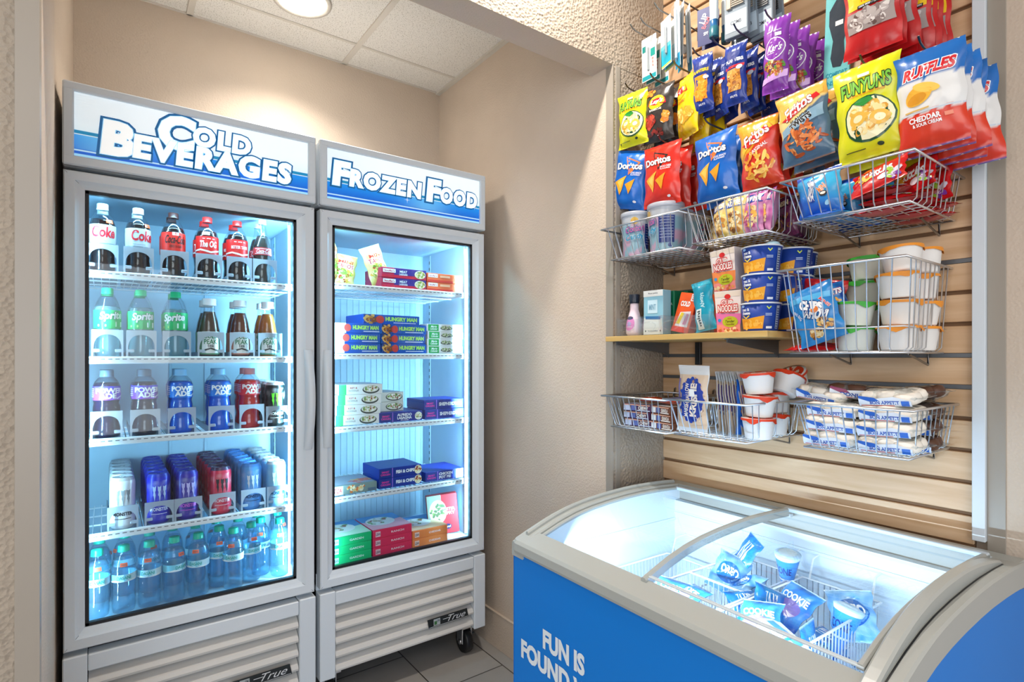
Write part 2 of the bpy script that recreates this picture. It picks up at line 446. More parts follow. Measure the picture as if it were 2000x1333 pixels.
for y in (1.75, 2.355): m.box(-.3, XR, y - .007, y + .007, ZC - .004, ZC + .001, b=.001)
m.box(XR - .022, XR, 1.42, YB, ZC - .012, ZC + .001).box(-.12, XR, YB - .008, YB, ZC - .006, ZC + .001)
struct('trim_ceiling_grid', m, ['tbar'])
struct('trim_corner_left', MB().box(-.131, -.0975, YF - .003, YF, 0, 2.9, b=.001).box(-.0985, -.0965, YF - .003, YF + .034, 0, ZS), ['trim_paint'])
struct('trim_corner_partition', MB().box(XR + .012, XR + .034, YF - .003, YF, 0, ZS, b=.001).box(XR - .002, XR, YF - .003, YF + .03, 0, ZS), ['trim_paint'])
m = MB(); m.box(1.650, 1.69, .386, .411, .855, 2.8, b=.001)
struct('trim_slatwall_edge', m, ['trim_metal'])
struct('trim_shade_right', MB().box(1.664, 1.668, .352, .386, 0, 2.8, b=.001), ['trim_paint'])  # grey strip painted in for the shaded band of wall beside the slatwall
struct('baseboard_right', MB().box(XR - .010, XR, YF, YB, 0, .152, b=.001).box(XR - .012, XR, YF, YB, .1535, .158, b=.0015), ['plaster'])
struct('baseboard_back', MB().box(-.1, XR, YB - .01, YB, 0, .155, b=.001), ['plaster'])

m = MB(); g0 = .987
for k in range(-12, 24):
    za, zb = g0 + .0762 * k + .005, g0 + .0762 * (k + 1) - .005
    m.box(XS, XS + .010, .411, YF, za, min(zb, 2.8), b=.0015)
m.box(XS + .009, XS + .02, .411, YF, .06, 2.8, mat=1)
tag(ob('slatwall', m.mesh('slatwall', ['maple', 'groove'])), 'maple slatwall with horizontal grooves carrying all the snack hooks and baskets', 'display wall')
for k in (3, 4, 7):
    tag(ob('groove_rail', MB().box(XS - .002, XS + .009, .412, YF - .001, g0 + .0762 * k - .0055, g0 + .0762 * k + .0055, b=.001).mesh('groove_rail', ['steel'])),
        {3: 'steel rail lining the slatwall groove just above the lowest baskets', 4: 'steel rail lining the slatwall groove under the yellow shelf', 7: 'steel rail lining the slatwall groove behind the macaroni cups'}[k], 'rail')

# recessed ceiling light
r = empty('ceiling_light', (.608, 2.186, ZC), 'round recessed light shining in the alcove ceiling', 'light')
ob('light_rim', MB().lathe([(.105, 0), (.108, -.006), (.095, -.010), (.088, -.004), (.088, .0)], 32, cap=False).mesh('light_rim', ['tbar']), r)
ob('lens', MB().lathe([(.089, -.003), (.089, -.006)], 32).mesh('lens', ['lamp']), r)

# ------------------------------------------------------------------ the two upright cabinets
def sign_col(zz):
    z = zz
    W_ = c('#eef9ff')
    if z > 1.933: return mix(c('#dff3fd'), W_, min(1, (z - 1.933) / .04))
    if z > 1.924: return c('#0a86b8')
    if z > 1.9215: return c('#e9fbff')
    if z > 1.878: return mix(c('#0560cc'), c('#0f8ee8'), (z - 1.876) / .046)
    if z > 1.875: return c('#bfe9ff')
    if z > 1.866: return c('#0560cf')
    return c('#9edcff')
BLU = c('#045a90')
def upright(x0, x1, label, words, rib, hinge_left, badge_x, glassx):
    xc = (x0 + x1) / 2; w = x1 - x0; Y0 = 1.99
    root = empty('display_fridge' if hinge_left else 'display_freezer', (xc, Y0, 0), label, 'fridge' if hinge_left else 'freezer')
    a, b = -w / 2, w / 2
    # cabinet shell, open at the front
    m = MB()
    m.box(a, a + .03, .045, .54, .455, 1.825, mat=2, b=.002).box(b - .03, b, .045, .54, .455, 1.825, mat=2, b=.002).box(a, b, .515, .54, .127, 1.825)  # outer sides coloured black so the gaps beside the cabinet read as shade
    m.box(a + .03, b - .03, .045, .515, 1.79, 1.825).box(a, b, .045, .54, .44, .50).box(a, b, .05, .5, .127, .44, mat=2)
    m.box(a + .03, a + .034, .05, .515, .50, 1.79, mat=1).box(b - .034, b - .03, .05, .515, .50, 1.79, mat=1)
    m.box(a + .03, b - .03, .508, .515, .50, 1.79, mat=1).box(a + .03, b - .03, .05, .515, .499, .502, mat=1).box(a + .03, b - .03, .05, .515, 1.786, 1.79, mat=1)
    if rib:
        for i in range(22): x = a + .05 + i * (w - .1) / 21; m.box(x - .0012, x + .0012, .505, .508, .51, 1.60, mat=1)
    else:
        for x in (-.05, .07): m.box(x - .006, x + .006, .503, .508, .52, 1.78, mat=1, b=.003)
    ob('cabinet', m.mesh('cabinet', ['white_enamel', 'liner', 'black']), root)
    # shelf pilasters with their slots
    for sx in (a + .036, b - .038):
        for y in (.09, .43):
            m = MB(); m.box(sx, sx + .003, y, y + .016, .51, 1.78)
            for i in range(40): m.box(sx - .0006, sx + .0036, y + .006, y + .011, .53 + i * .031, .545 + i * .031, mat=1)
            ob('shelf_pilaster', m.mesh('shelf_pilaster', ['liner', 'dark_seal']), root)
    # light box on top
    m = MB(); s0, s1 = a + .026, b - .026
    m.box(a, b, .02, .30, 1.829, 2.06, b=.004)
    m.box(a, b, -.004, .022, 2.040, 2.065, b=.004).box(a, b, -.004, .022, 1.829, 1.857, b=.004)
    m.box(a, s0, -.004, .022, 1.85, 2.046, b=.004).box(s1, b, -.004, .022, 1.85, 2.046, b=.004)
    h = ob('light_box', m.mesh('light_box', ['white_enamel']), root)
    m = MB(); SW = s1 - s0
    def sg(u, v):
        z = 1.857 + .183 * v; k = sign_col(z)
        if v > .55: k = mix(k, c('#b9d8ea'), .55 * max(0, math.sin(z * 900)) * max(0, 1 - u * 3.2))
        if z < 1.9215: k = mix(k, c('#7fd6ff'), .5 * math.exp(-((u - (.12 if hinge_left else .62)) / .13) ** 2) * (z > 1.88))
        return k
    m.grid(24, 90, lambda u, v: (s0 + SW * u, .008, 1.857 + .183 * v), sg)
    X0 = x0 + w / 2
    P = lambda x, y, o: (x - X0, .008 - o, y)
    its = []
    for t, xa, xb, za, zb in words:
        its.append(T(t, (xa + xb) / 2, (za + zb) / 2, xb - xa, zb - za, BLU, bold=.12, sh=.08))
    for t, xa, xb, za, zb in words:
        its.append(T(t, (xa + xb) / 2, (za + zb) / 2, xb - xa, zb - za, c('#8fd0f0'), bold=.070, sh=.08))
        its.append(T(t, (xa + xb) / 2, (za + zb) / 2, xb - xa, zb - za, c('#fbffff'), bold=.056, sh=.08))
    for sx_, sz_ in ((words[-1][2] - .01, 1.925), (words[1][2] - .06, 1.903)):
        for k in range(2):
            ca, sa = math.cos(k * PI / 2), math.sin(k * PI / 2)
            its.append(Q([(sx_ + p * ca - q * sa, sz_ + p * sa + q * ca) for p, q in ((-.014, 0), (0, -.0008), (.014, 0), (0, .0008))], c('#ffffff')))
    globals()['SPC'] = 1.16; deco(m, P, its, 1, 0, .0004, .0003); globals()['SPC'] = 1.0
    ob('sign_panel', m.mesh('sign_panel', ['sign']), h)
    # door: frame, seal, pane, handle
    m = MB(); d0, d1 = a + .002, b - .004; ga, gb = glassx[0] - X0, glassx[1] - X0; z0, z1, g0_, g1_ = .456, 1.815, .514, 1.765
    O = [(d0, z0), (d1, z0), (d1, z1), (d0, z1)]; I = [(ga, g0_), (gb, g0_), (gb, g1_), (ga, g1_)]
    def ring(t): return [(o[0] + (i[0] - o[0]) * t, o[1] + (i[1] - o[1]) * t) for o, i in zip(O, I)]
    sec = [(0, .045), (0, .004), (.06, 0), (.52, 0), (.62, .004), (.72, .007), (.97, .012), (1, .03)]
    v = []; f = []
    for t, y in sec: v += [(p[0], y, p[1]) for p in ring(t)]
    for i in range(len(sec) - 1):
        for k in range(4): q = (k + 1) % 4; f.append((i * 4 + k, i * 4 + q, (i + 1) * 4 + q, (i + 1) * 4 + k))
    m.add(v, f)
    for k in range(4):                          # mitre lines
        o, i_ = O[k], I[k]; dx, dz = i_[0] - o[0], i_[1] - o[1]; l = math.hypot(dx, dz); nx, nz = -dz / l * .0005, dx / l * .0005
        p0 = (o[0] + dx * .08, o[1] + dz * .08); p1 = (o[0] + dx * .70, o[1] + dz * .70)
        m.add([(p0[0] + nx, -.0003, p0[1] + nz), (p0[0] - nx, -.0003, p0[1] - nz), (p1[0] - nx, .0015, p1[1] - nz), (p1[0] + nx, .0015, p1[1] + nz)], [(0, 1, 2, 3)], mat=1)
    door = ob('door', m.mesh('door', ['white_enamel', 'steel']), root)
    m = MB(); k = .008
    for (p, q) in (((ga, g0_), (gb, g0_ + k)), ((ga, g1_ - k), (gb, g1_)), ((ga, g0_), (ga + k, g1_)), ((gb - k, g0_), (gb, g1_))): m.box(p[0], q[0], .013, .030, p[1], q[1])
    g = MB()
    for p, q in ((a + .006, a + .022), (b - .022, b - .006)): g.box(p, q, .036, .046, .46, 1.81)
    g.box(a + .006, b - .006, .036, .046, .458, .47).box(a + .006, b - .006, .036, .046, 1.80, 1.812)
    ob('door_gasket', g.mesh('door_gasket', ['dark_seal']), door)
    ob('glass_seal', m.mesh('glass_seal', ['dark_seal']), door)
    ob('glass_pane', MB().add([(ga + .004, .017, g0_ + .004), (gb - .004, .017, g0_ + .004), (gb - .004, .017, g1_ - .004), (ga + .004, .017, g1_ - .004)], [(0, 1, 2, 3)]).mesh('glass_pane', ['glass']), door)
    hx = (d1 - .024) if hinge_left else (d0 + .026)
    m = MB()
    def hp(u, v):
        z = .962 + .35 * v; bul = math.sin(PI * v) ** .7 if 0 < v < 1 else 0
        sgn = 1 if hinge_left else -1
        x = hx + (-.015 + .030 * u) + sgn * .006 * bul
        prof = {0: 0, 1: 0}.get(u, 1)
        return (x, -.002 - (.030 * bul) * prof - .002 * prof, z)
    us = [0, .12, .5, .88, 1]
    m.grid(4, 20, lambda u, v: hp(us[round(u * 4)], v), None, smooth=True)
    ob('handle', m.mesh('handle', ['white_enamel']), door)
    # vent grille
    m = MB()
    m.box(a, a + .056, -.002, .05, .127, .44, b=.003).box(b - .056, b, -.002, .05, .127, .44, b=.003).box(a + .057, b - .057, .0, .05, .388, .436, b=.003)
    ob('grille_frame', m.mesh('grille_frame', ['white_enamel']), root)
    for i in range(5):
        zt = .385 - i * .0495; m = MB()
        sec = [(.048, zt - .0005), (.042, zt - .0005), (.008, zt - .024), (.0015, zt - .035), (.003, zt - .042), (.010, zt - .0455), (.048, zt - .0455)]
        v = [(x, y, z) for x in (a + .058, b - .058) for y, z in sec]; n = len(sec)
        m.add(v, [(k, k + 1, n + k + 1, n + k) for k in range(n - 1)] + [tuple(range(n)), tuple(range(n, 2 * n))[::-1]])
        lv = ob('louver', m.mesh('louver', ['grille_plastic']), root)
        if i == 3:
            bx = badge_x - X0; m = MB()
            def PB(x, y, o): return (x, .0012 - o + y * .05, zt - .024 + y)
            deco(m, PB, [Q([(bx, .017), (bx + .186, .017), (bx + .193, -.019), (bx + .006, -.019)], c('#1d2326')),
                         Q([(bx + .008, -.0155), (bx + .19, -.0155), (bx + .1895, -.017), (bx + .0085, -.017)], c('#c9cccd')),
                         B(bx + .028, -.013, bx + .058, .012, c('#a9b0b1')), B(bx + .031, -.010, bx + .043, .004, c('#3a6b3f')), T('OK', bx + .05, .004, .012, .008, c('#24343a')),
                         T('True', bx + .135, .001, .085, .024, c('#d9dcde'), sh=.5, bold=.0), Q([(bx + .07, .004), (bx + .1, .004), (bx + .1, .002), (bx + .07, .002)], c('#d9dcde'))], 1, 0, .002, .0004)
            ob('name_badge', m.mesh('name_badge', ['plastic']), lv)
    # castors
    for sx in (a + .055, b - .055):
        for y in (.08, .46):
            m = MB(); Xr = Matrix.Translation((sx, y, .05)) @ Matrix.Rotation(PI / 2, 4, 'Y')
            m.lathe([(.02, -.016), (.047, -.016), (.050, -.010), (.050, .010), (.047, .016), (.02, .016)], 22, mat=1, X=Xr)
            m.box(sx - .025, sx - .019, y - .022, y + .025, .045, .118, b=.002).box(sx + .019, sx + .025, y - .022, y + .025, .045, .118, b=.002).box(sx - .035, sx + .035, y - .04, y + .04, .118, .128)
            m.lathe([(.012, -.027), (.012, .027)], 10, X=Xr)
            ob('castor', m.mesh('castor', ['chrome', 'black']), root)
    # LED strip in the jambs
    for sx in (a + .038, gb - .020):
        m = MB(); m.box(sx, sx + .008, .040, .048, .53, 1.76)
        for i in range(34): z = .545 + i * .036; m.box(sx + .0005, sx + .0075, .0385, .0402, z, z + .016, mat=1)
        ob('led_strip', m.mesh('led_strip', ['liner', 'led']), root)
    return root, a, b

def shelf_mesh(a, b, dash):
    m = MB(); d0, d1 = .07, .49
    for i in range(30): x = a + .045 + i * (b - a - .09) / 29; m.tube([(x, d0, 0), (x, d1, 0)], .0016, 5)
    for y in (.10, .22, .34, .47): m.tube([(a + .042, y, -.004), (b - .042, y, -.004)], .003, 6)
    m.box(a + .040, b - .040, .056, .070, -.012, .010, b=.003)
    m.tube([(a + .040, .07, .0), (a + .040, .49, .0)], .003, 6).tube([(b - .040, .07, 0), (b - .040, .49, 0)], .003, 6)
    w = b - a - .09; n = 34
    for i in range(n): x = a + .05 + i * w / n; m.box(x, x + w / n * .6, .0553, .0562, .0005, .003, mat=1)
    return m.mesh('wire_shelf', ['white_wire', dash])
FX0, FX1, GX0, GX1 = -.0975, .6, .6145, 1.3185
SH1 = [1.535, 1.279, 1.034, .753]; SH2 = [1.553, 1.290, 1.014, .752]
r1, a1, b1 = upright(FX0, FX1, 'tall glass-door drinks fridge with the cold beverages light box, left cabinet', 
    [('C', .137, .222, 1.935, 2.028), ('OLD', .226, .386, 1.957, 2.012), ('B', -.004, .064, 1.884, 1.972), ('EVERAGES', .070, .513, 1.886, 1.949)], False, True, .326, (-.046, .536))
r2, a2, b2 = upright(GX0, GX1, 'tall glass-door cabinet of boxed meals with the frozen food light box', 
    [('F', .668, .722, 1.917, 1.996), ('ROZEN', .728, 1.014, 1.920, 1.978), ('F', 1.046, 1.10, 1.920, 2.0), ('OOD', 1.106, 1.276, 1.921, 1.978)], True, False, 1.04, (.664, 1.259))
me = shelf_mesh(a1, b1, 'steel')
for z in SH1: ob('wire_shelf', me, r1, (0, 0, z))
me = shelf_mesh(a2, b2, 'steel')
for z in SH2: ob('wire_shelf', me, r2, (0, 0, z))

# ------------------------------------------------------------------ the sliding-lid chest freezer
FL, FD = .94, .705
PT = [(-.01, .762), (0, .768), (.03, .782), (.07, .797), (.125, .816), (.19, .833), (.25, .843), (.32, .850), (.40, .855), (.465, .857), (.55, .856), (.62, .853), (.705, .846)]
def Pz(y):
    for (y0, z0), (y1, z1) in zip(PT, PT[1:]):
        if y <= y1: return z0 + (z1 - z0) * (y - y0) / (y1 - y0)
    return PT[-1][1]
fr = empty('chest_freezer', (.9355, 1.266, 0), 'blue chest freezer with curved sliding glass lids below the slatwall', 'freezer', None, R(-91.8))
fr.name = 'ice_cream_freezer'
ys = [i * FD / 28 for i in range(29)]
m = MB()
m.box(.0, FL, 0, .02, .07, .745, b=.003).box(0, FL, FD - .02, FD, .07, .80).box(.02, FL - .02, .02, FD - .02, .07, .1)
m.box(.03, FL - .03, .03, FD - .03, 0, .07, mat=1)
for x0_, x1_ in ((0, .02), (FL - .02, FL)):
    v = []; n = len(ys)
    for x in (x0_, x1_): v += [(x, y, .07) for y in ys] + [(x, y, Pz(y) - .028) for y in ys]
    f = []
    for i in range(n - 1):
        for o, fl in ((0, 1), (2 * n, 0)):
            q = (o + i, o + i + 1, o + n + i + 1, o + n + i); f.append(q if fl else q[::-1])
        f.append((n + i, n + i + 1, 3 * n + i + 1, 3 * n + i))
    m.add(v, f)
ob('body', m.mesh('body', ['blue_panel', 'black']), fr)
m = MB()
deco(m, lambda x, y, o: (x, -o, y), [T('FUN IS', .219, .545, .158, .046, c('#e6eef5'), bold=.05), T('FOUND WITH', .228, .478, .372, .046, c('#e6eef5'), bold=.05)], 1, 0, .001)
ob('front_lettering', m.mesh('front_lettering', ['label']), fr, label='white lettering on the blue front')
# liner
m = MB(); ix0, ix1, iy0, iy1, izb = .055, .885, .062, .63, .36
m.box(.02, ix0, .02, FD - .02, izb, .775).box(ix1, FL - .02, .02, FD - .02, izb, .775).box(.02, FL - .02, .02, iy0, izb, .758).box(.02, FL - .02, iy1, FD - .02, izb, .80).box(.02, FL - .02, .02, FD - .02, .33, izb)
m.box(ix0, ix1, iy1 - .004, iy1, .755, .762).box(ix0, ix0 + .004, iy0, iy1, .735, .742)
deco(m, lambda x, y, o: (ix0 + o, x, y), [B(.22 + .0 * k, .705 - k * .012, .40 + (k % 3) * .02, .708 - k * .012, c('#b9c2c9')) for k in range(5)], 1, 0)
for xa, xb in ((.02, .0555), (.8845, FL - .02)):
    yy = [.03 + i * .0322 for i in range(21)]; n = len(yy)
    v = [(x, y, z) for x in (xa, xb) for z in (0, 1) for y in yy]; v = [(x, y, .74 if z == 0 else Pz(y) - .012) for x, y, z in v]
    m.add(v, [(i, i + 1, n + i + 1, n + i) for i in range(n - 1)] + [(2 * n + i, 2 * n + i + 1, 3 * n + i + 1, 3 * n + i) for i in range(n - 1)] + [(n + i, n + i + 1, 3 * n + i + 1, 3 * n + i) for i in range(n - 1)])
m.c = [(.9, .9, .9) if q == (1, 1, 1) else q for q in m.c]
ob('liner', m.mesh('liner', ['freezer_liner']), fr)
m = MB(); m.box(.1, .84, iy0 - .001, iy0 + .004, .733, .745)
ob('led_strip', m.mesh('led_strip', ['led_f']), fr)
# frame
m = MB()
sec = [(.004, .738), (-.007, .738), (-.009, .745), (-.008, .764), (-.002, .772), (.055, .789), (.062, .786), (.062, .755)]
xs_ = [0.012, .02] + [.02 + (FL - .04) * i / 10 for i in range(1, 10)] + [FL - .02, FL - .012]
xs_ = [-.002, .004, .016] + [.03 + (FL - .06) * i / 8 for i in range(9)] + [FL - .016, FL - .004, FL + .002]
v = []; f = []; n = len(sec)
for x in xs_:
    e = max(0, .016 - min(x + .002, FL + .002 - x)) / .016
    v += [(x, y + (.012 * e * e if y < .01 else 0), z) for y, z in sec]
for i in range(len(xs_) - 1): f += [(i * n + k, i * n + k + 1, (i + 1) * n + k + 1, (i + 1) * n + k) for k in range(n - 1)]
m.add(v, f + [tuple(range(n)), tuple(range(len(v) - n, len(v)))], smooth=False)
def band(x0, x1, lo, hi, ya=.0, yb=FD):        # an arched rail following the lid's curve
    yy = [ya + (yb - ya) * i / 30 for i in range(31)]; v = []; f = []
    for y in yy:
        l = lo(y) if callable(lo) else lo; h = hi(y) if callable(hi) else hi
        b_ = min(.004, (h - l) / 3)
        v += [(x0, y, Pz(y) + l), (x0, y, Pz(y) + h - b_), (x0 + b_, y, Pz(y) + h), (x1 - b_, y, Pz(y) + h), (x1, y, Pz(y) + h - b_), (x1, y, Pz(y) + l)]
    for i in range(30):
        for k in range(6): q = (k + 1) % 6; f.append((i * 6 + k, i * 6 + q, i * 6 + 6 + q, i * 6 + 6 + k))
    f += [tuple(range(6)), tuple(range(len(v) - 6, len(v)))[::-1]]
    return v, f
m.add(*band(-.002, .05, -.04, 0, -.004))
m.add(*band(.888, FL + .003, -.05, 0, -.004))
m.box(0, FL, .655, FD, .79, .850, b=.004)
ob('top_frame', m.mesh('top_frame', ['beige_trim']), fr)
m = MB(); m.add(*band(.893, .918, -.01, lambda y: .004 + .024 * max(0, math.sin(PI * min(1, (y - .02) / .60))) ** .8, .02, .62))
m.add(*band(.919, .924, -.02, .0006, .03, .61), mat=1)  # dark strip standing in for the shaded gap beside the rail
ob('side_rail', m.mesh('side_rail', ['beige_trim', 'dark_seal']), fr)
m = MB(); m.add(*band(.018, .03, -.01, .010, .03, .66))
ob('side_rail', m.mesh('side_rail', ['beige_trim']), fr)
def lid(x0, x1, dz, label):
    m = MB(); m.grid(1, 30, lambda u, v: (x0 + (x1 - x0) * u, .058 + .592 * v, Pz(.058 + .592 * v) + dz), None)
    o = ob('glass_lid', m.mesh('glass_lid', ['glass']), fr, label=label)
    for k, (e0, e1) in enumerate(((x0, x0 + .012), (x1 - .012, x1))):
        if .40 < e0 < .46: continue
        m = MB(); m.add(*band(e0, e1, dz - .004, dz + .005, .058, .65)); ob('lid_edge', m.mesh('lid_edge', ['beige_trim']), o)
    m = MB(); m.box(x0, x1, .632, .65, Pz(.64) + dz - .005, Pz(.64) + dz + .006, b=.002)
    ob('lid_bar', m.mesh('lid_bar', ['frost_bar']), o)
    m = MB(); m.box(x0, x1, .056, .066, Pz(.06) + dz - .002, Pz(.06) + dz + .002, b=.001); ob('lid_bar', m.mesh('lid_bar', ['frost_bar']), o)
M['frost_bar'] = surf('lid_plastic', c('#cdd8e0'), .3)
lid(.05, .455, -.012, 'left glass lid, tucked under the right one'); lid(.435, .890, .003, 'right glass lid, on the upper track')
m = MB(); m.add(*band(.436, .451, -.014, .008, .045, .66)); ob('centre_bar', m.mesh('centre_bar', ['beige_trim']), fr)

FM = Matrix.Translation((.9355, 1.266, 0)) @ Matrix.Rotation(R(-91.8), 4, 'Z')
def fpos(x, y, z): return tuple(FM @ Vector((x, y, z)))
def wire_basket(x0, x1, y0, y1, z0, z1, label, divide=None):
    m = MB(); w = .0018
    m.tube([(x0, y0, z1), (x1, y0, z1), (x1, y1, z1), (x0, y1, z1)], .003, 6, closed=True)
    m.tube([(x0 + .01, y0 + .01, z0), (x1 - .01, y0 + .01, z0), (x1 - .01, y1 - .01, z0), (x0 + .01, y1 - .01, z0)], .0024, 6, closed=True)
    n = int((x1 - x0) / .0145)
    for i in range(1, n): x = x0 + (x1 - x0) * i / n; m.tube([(x, y0, z1), (x, y0 + .01, z0), (x, y1 - .01, z0), (x, y1, z1)], w, 4)
    n = int((y1 - y0) / .0145)
    for i in range(1, n): y = y0 + (y1 - y0) * i / n; m.tube([(x0, y, z1), (x0 + .01, y, z0), (x1 - .01, y, z0), (x1, y, z1)], w, 4)
    if divide:
        m.tube([(x0, divide, z1), (x1, divide, z1)], .003, 6)
        n = int((x1 - x0) / .0145)
        for i in range(1, n): x = x0 + (x1 - x0) * i / n; m.tube([(x, divide, z1), (x, divide, z0)], w, 4)
    for x in (x0 + .02, x1 - .02):             # hooks over the rear ledge
        m.tube([(x, y1, z1), (x, y1 + .018, z1 + .05), (x, .628, z1 + .055)], .0028, 6)
    m.tube([(x0 + .02, .628, z1 + .055), (x1 - .02, .628, z1 + .055)], .0028, 6)
    o = ob('wire_basket', m.mesh('wire_basket', ['white_wire']), None, (.9355, 1.266, 0), (0, 0, R(-91.8)))
    tag(o, label, 'basket', 'white baskets hanging in the chest freezer')
wire_basket(.08, .31, .10, .56, .47, .64, 'empty white wire basket under the left glass lid of the chest freezer')
wire_basket(.325, .505, .10, .58, .45, .70, 'divided white wire basket in the middle of the chest freezer', .36)
wire_basket(.515, .705, .10, .58, .45, .70, 'white wire basket of blue ice creams beneath the right glass lid')
# ------------------------------------------------------------------ makers of packs
def cylP(prof, cz, rad=None):
    """surface of a turned pack: x runs round it (metres), y up from cz"""
    def rr(z):
        for (r0, z0), (r1, z1) in zip(prof, prof[1:]):
            if z0 <= z <= z1 and z1 > z0: return r0 + (r1 - r0) * (z - z0) / (z1 - z0)
        return prof[-1][0]
    R0 = rad or rr(cz)
    def P(x, y, o):
        r = rr(cz + y) + o; a = x / R0; return (r * math.sin(a), -r * math.cos(a), cz + y)
    return P
def smooth_prof(p, n=3):
    o = []
    for i in range(len(p) - 1):
        p0, p1, p2, p3 = p[max(0, i - 1)], p[i], p[i + 1], p[min(len(p) - 1, i + 2)]
        for k in range(n):
            t = k / n
            o.append(tuple(max(.0005, .5 * ((2 * b) + (c_ - a) * t + (2 * a - 5 * b + 4 * c_ - d) * t * t + (3 * b - a - 3 * c_ + d) * t ** 3)) if j == 0 else b + (c_ - b) * t
                     for j, (a, b, c_, d) in enumerate(zip(p0, p1, p2, p3))))
    return o + [p[-1]]

def bottle(kind, cat, prof, liquid_col, liquid_top, cap, label, mats=('pet', 'liquid_dark'), n=24, ribs=0, stick=None):
    """prof [(r,z)]; cap (r, z0, z1, colour); label (z0, z1, colour, items, unit)"""
    P_ = smooth_prof(prof)
    if ribs: P_ = [(r - (.0012 if (ribs[0] < z < ribs[1] and int(z / .0065) % 2) else 0), z) for r, z in P_]
    parts = []
    parts.append(('bottle_body', MB().lathe(P_, n).mesh('bottle_body', [mats[0]])))
    if liquid_col is not None:
        lp = [(max(.001, r - .0014), max(z, .0025)) for r, z in P_ if z < liquid_top]
        parts.append(('drink', MB().lathe(lp, n, liquid_col).mesh('drink', [mats[1]])))
    r, z0, z1, cc = cap; cb = cc
    m = MB(); pr = [(r * 1.04, z0 - .004), (r * 1.04, z0 - .001), (r, z0), (r, z1 - .0015), (r - .0015, z1)]
    m.lathe(pr, 28, cb); m.v = [(x * (1 + (.03 if i % 2 else 0)), y * (1 + (.03 if i % 2 else 0)), z) for i, (x, y, z) in enumerate(m.v)]
    parts.append(('cap', m.mesh('cap', ['plastic'])))
    if stick:
        m = MB()
        for sx, sz, sc_ in stick: deco(m, cylP(P_, sz, .03), [B(sx - .009, -.0055, sx + .009, .0055, c(sc_)), B(sx - .006, -.001, sx + .006, .001, c('#5a5a60'))], 1, 0, .0022, .0003, .004)
        parts.append(('price_sticker', m.mesh('price_sticker', ['label'])))
    if label:
        z0, z1, lc, items, unit = label; m = MB(); k = 32
        rr = cylP(P_, (z0 + z1) / 2)
        R0 = max(r for r, z in P_ if z0 - .01 <= z <= z1 + .01)
        m.grid(k, 3, lambda u, v: ((rr(0, (v - .5) * (z1 - z0), .0006)[1] * -1) * math.sin(2 * PI * u), -(rr(0, (v - .5) * (z1 - z0), .0006)[1] * -1) * math.cos(2 * PI * u), z0 + (z1 - z0) * v), lc if callable(lc) else lc)
        deco(m, cylP(P_, (z0 + z1) / 2), items, unit or (z1 - z0), 0, .0012, .00015)
        parts.append(('label', m.mesh('label', ['label'])))
    return Proto(kind, cat, None, parts)

def boxp(kind, cat, w, d, h, base, front=(), top=(), left=(), right=(), mat='card', bevel=.0015, side=None):
    """upright pack, origin bottom centre, front to -y; design unit = height of the face (depth for the top)"""
    m = MB(); m.box(-w / 2, w / 2, -d / 2, d / 2, 0, h, base, b=bevel)
    deco(m, lambda x, y, o: (x, -d / 2 - o, h / 2 + y), front, h)
    deco(m, lambda x, y, o: (x, y, h + o), top, d)
    deco(m, lambda x, y, o: (-w / 2 - o, -x, h / 2 + y), left, h)
    deco(m, lambda x, y, o: (w / 2 + o, x, h / 2 + y), right, h)
    return Proto(kind, cat, m.mesh(kind, [mat]))

def bag(kind, cat, w, h, d, base, items=(), seed=1, crimp='#d9dbe0', back=None, bend=0, mat='film', hole=True, topcol=None, art=None):
    """pillow pack hanging from its top edge: origin top centre, front to -y; design unit = its height, centre 0,0"""
    hw, hh = w / 2, h / 2; ck = c(crimp) if isinstance(crimp, str) else crimp
    def dep(u, v):
        au, av = min(1, abs(u)), min(1, abs(v) / .93)
        g = (1 - au ** 2.4) ** .75 * (1 - av ** 3.2) ** .62
        wr = noise.noise(Vector((u * 2.2, v * 2.6, seed * 7.3))) * .16 + noise.noise(Vector((u * 5, v * 6, seed * 3.1))) * .07
        ends = math.sin(u * 19 + seed + 3 * noise.noise(Vector((u * 2, v, seed)))) * .05 * abs(v) ** 3
        return d / 2 * (g * (1 + wr) + ends * (1 - au ** 6)) + .0004
    def xp(u, v): return hw * u * (1 - .075 * (1 - abs(v) ** 2.5)) + .002 * math.sin(v * 9 + seed)
    def zig(v): return .0006 * math.sin(v * 260) if abs(v) > .93 else 0
    def F(x, y, o, s=-1):
        u, v = max(-1, min(1, x / hw)), max(-1, min(1, y / hh))
        return (xp(u, v), s * (dep(u, v) + o) + zig(v) + bend * (v - 1) ** 2 * .25 + .012 * math.sin(seed + v * 2) * 0, hh * v - hh)
    m = MB(); nu, nv = 20, 34
    def C_(u, v):
        V = 2 * v - 1
        if abs(V) > .95: return ck
        k = base(2 * u - 1, V) if callable(base) else base
        return k
    m.grid(nu, nv, lambda u, v: F((2 * u - 1) * hw, (2 * v - 1) * hh, 0), C_)
    bk = c(back) if back else (base(0, 0) if callable(base) else base)
    m.grid(nu // 2, nv // 2, lambda u, v: F((2 * u - 1) * hw, (2 * v - 1) * hh, 0, 1), mix(bk, (.35, .35, .35), .25), flip=True)
    if art:
        m.v = m.v
    deco(m, lambda x, y, o: F(x, y, o), items, h, 0, .0007, .00016)
    return Proto(kind, cat, m.mesh(kind, [mat]))

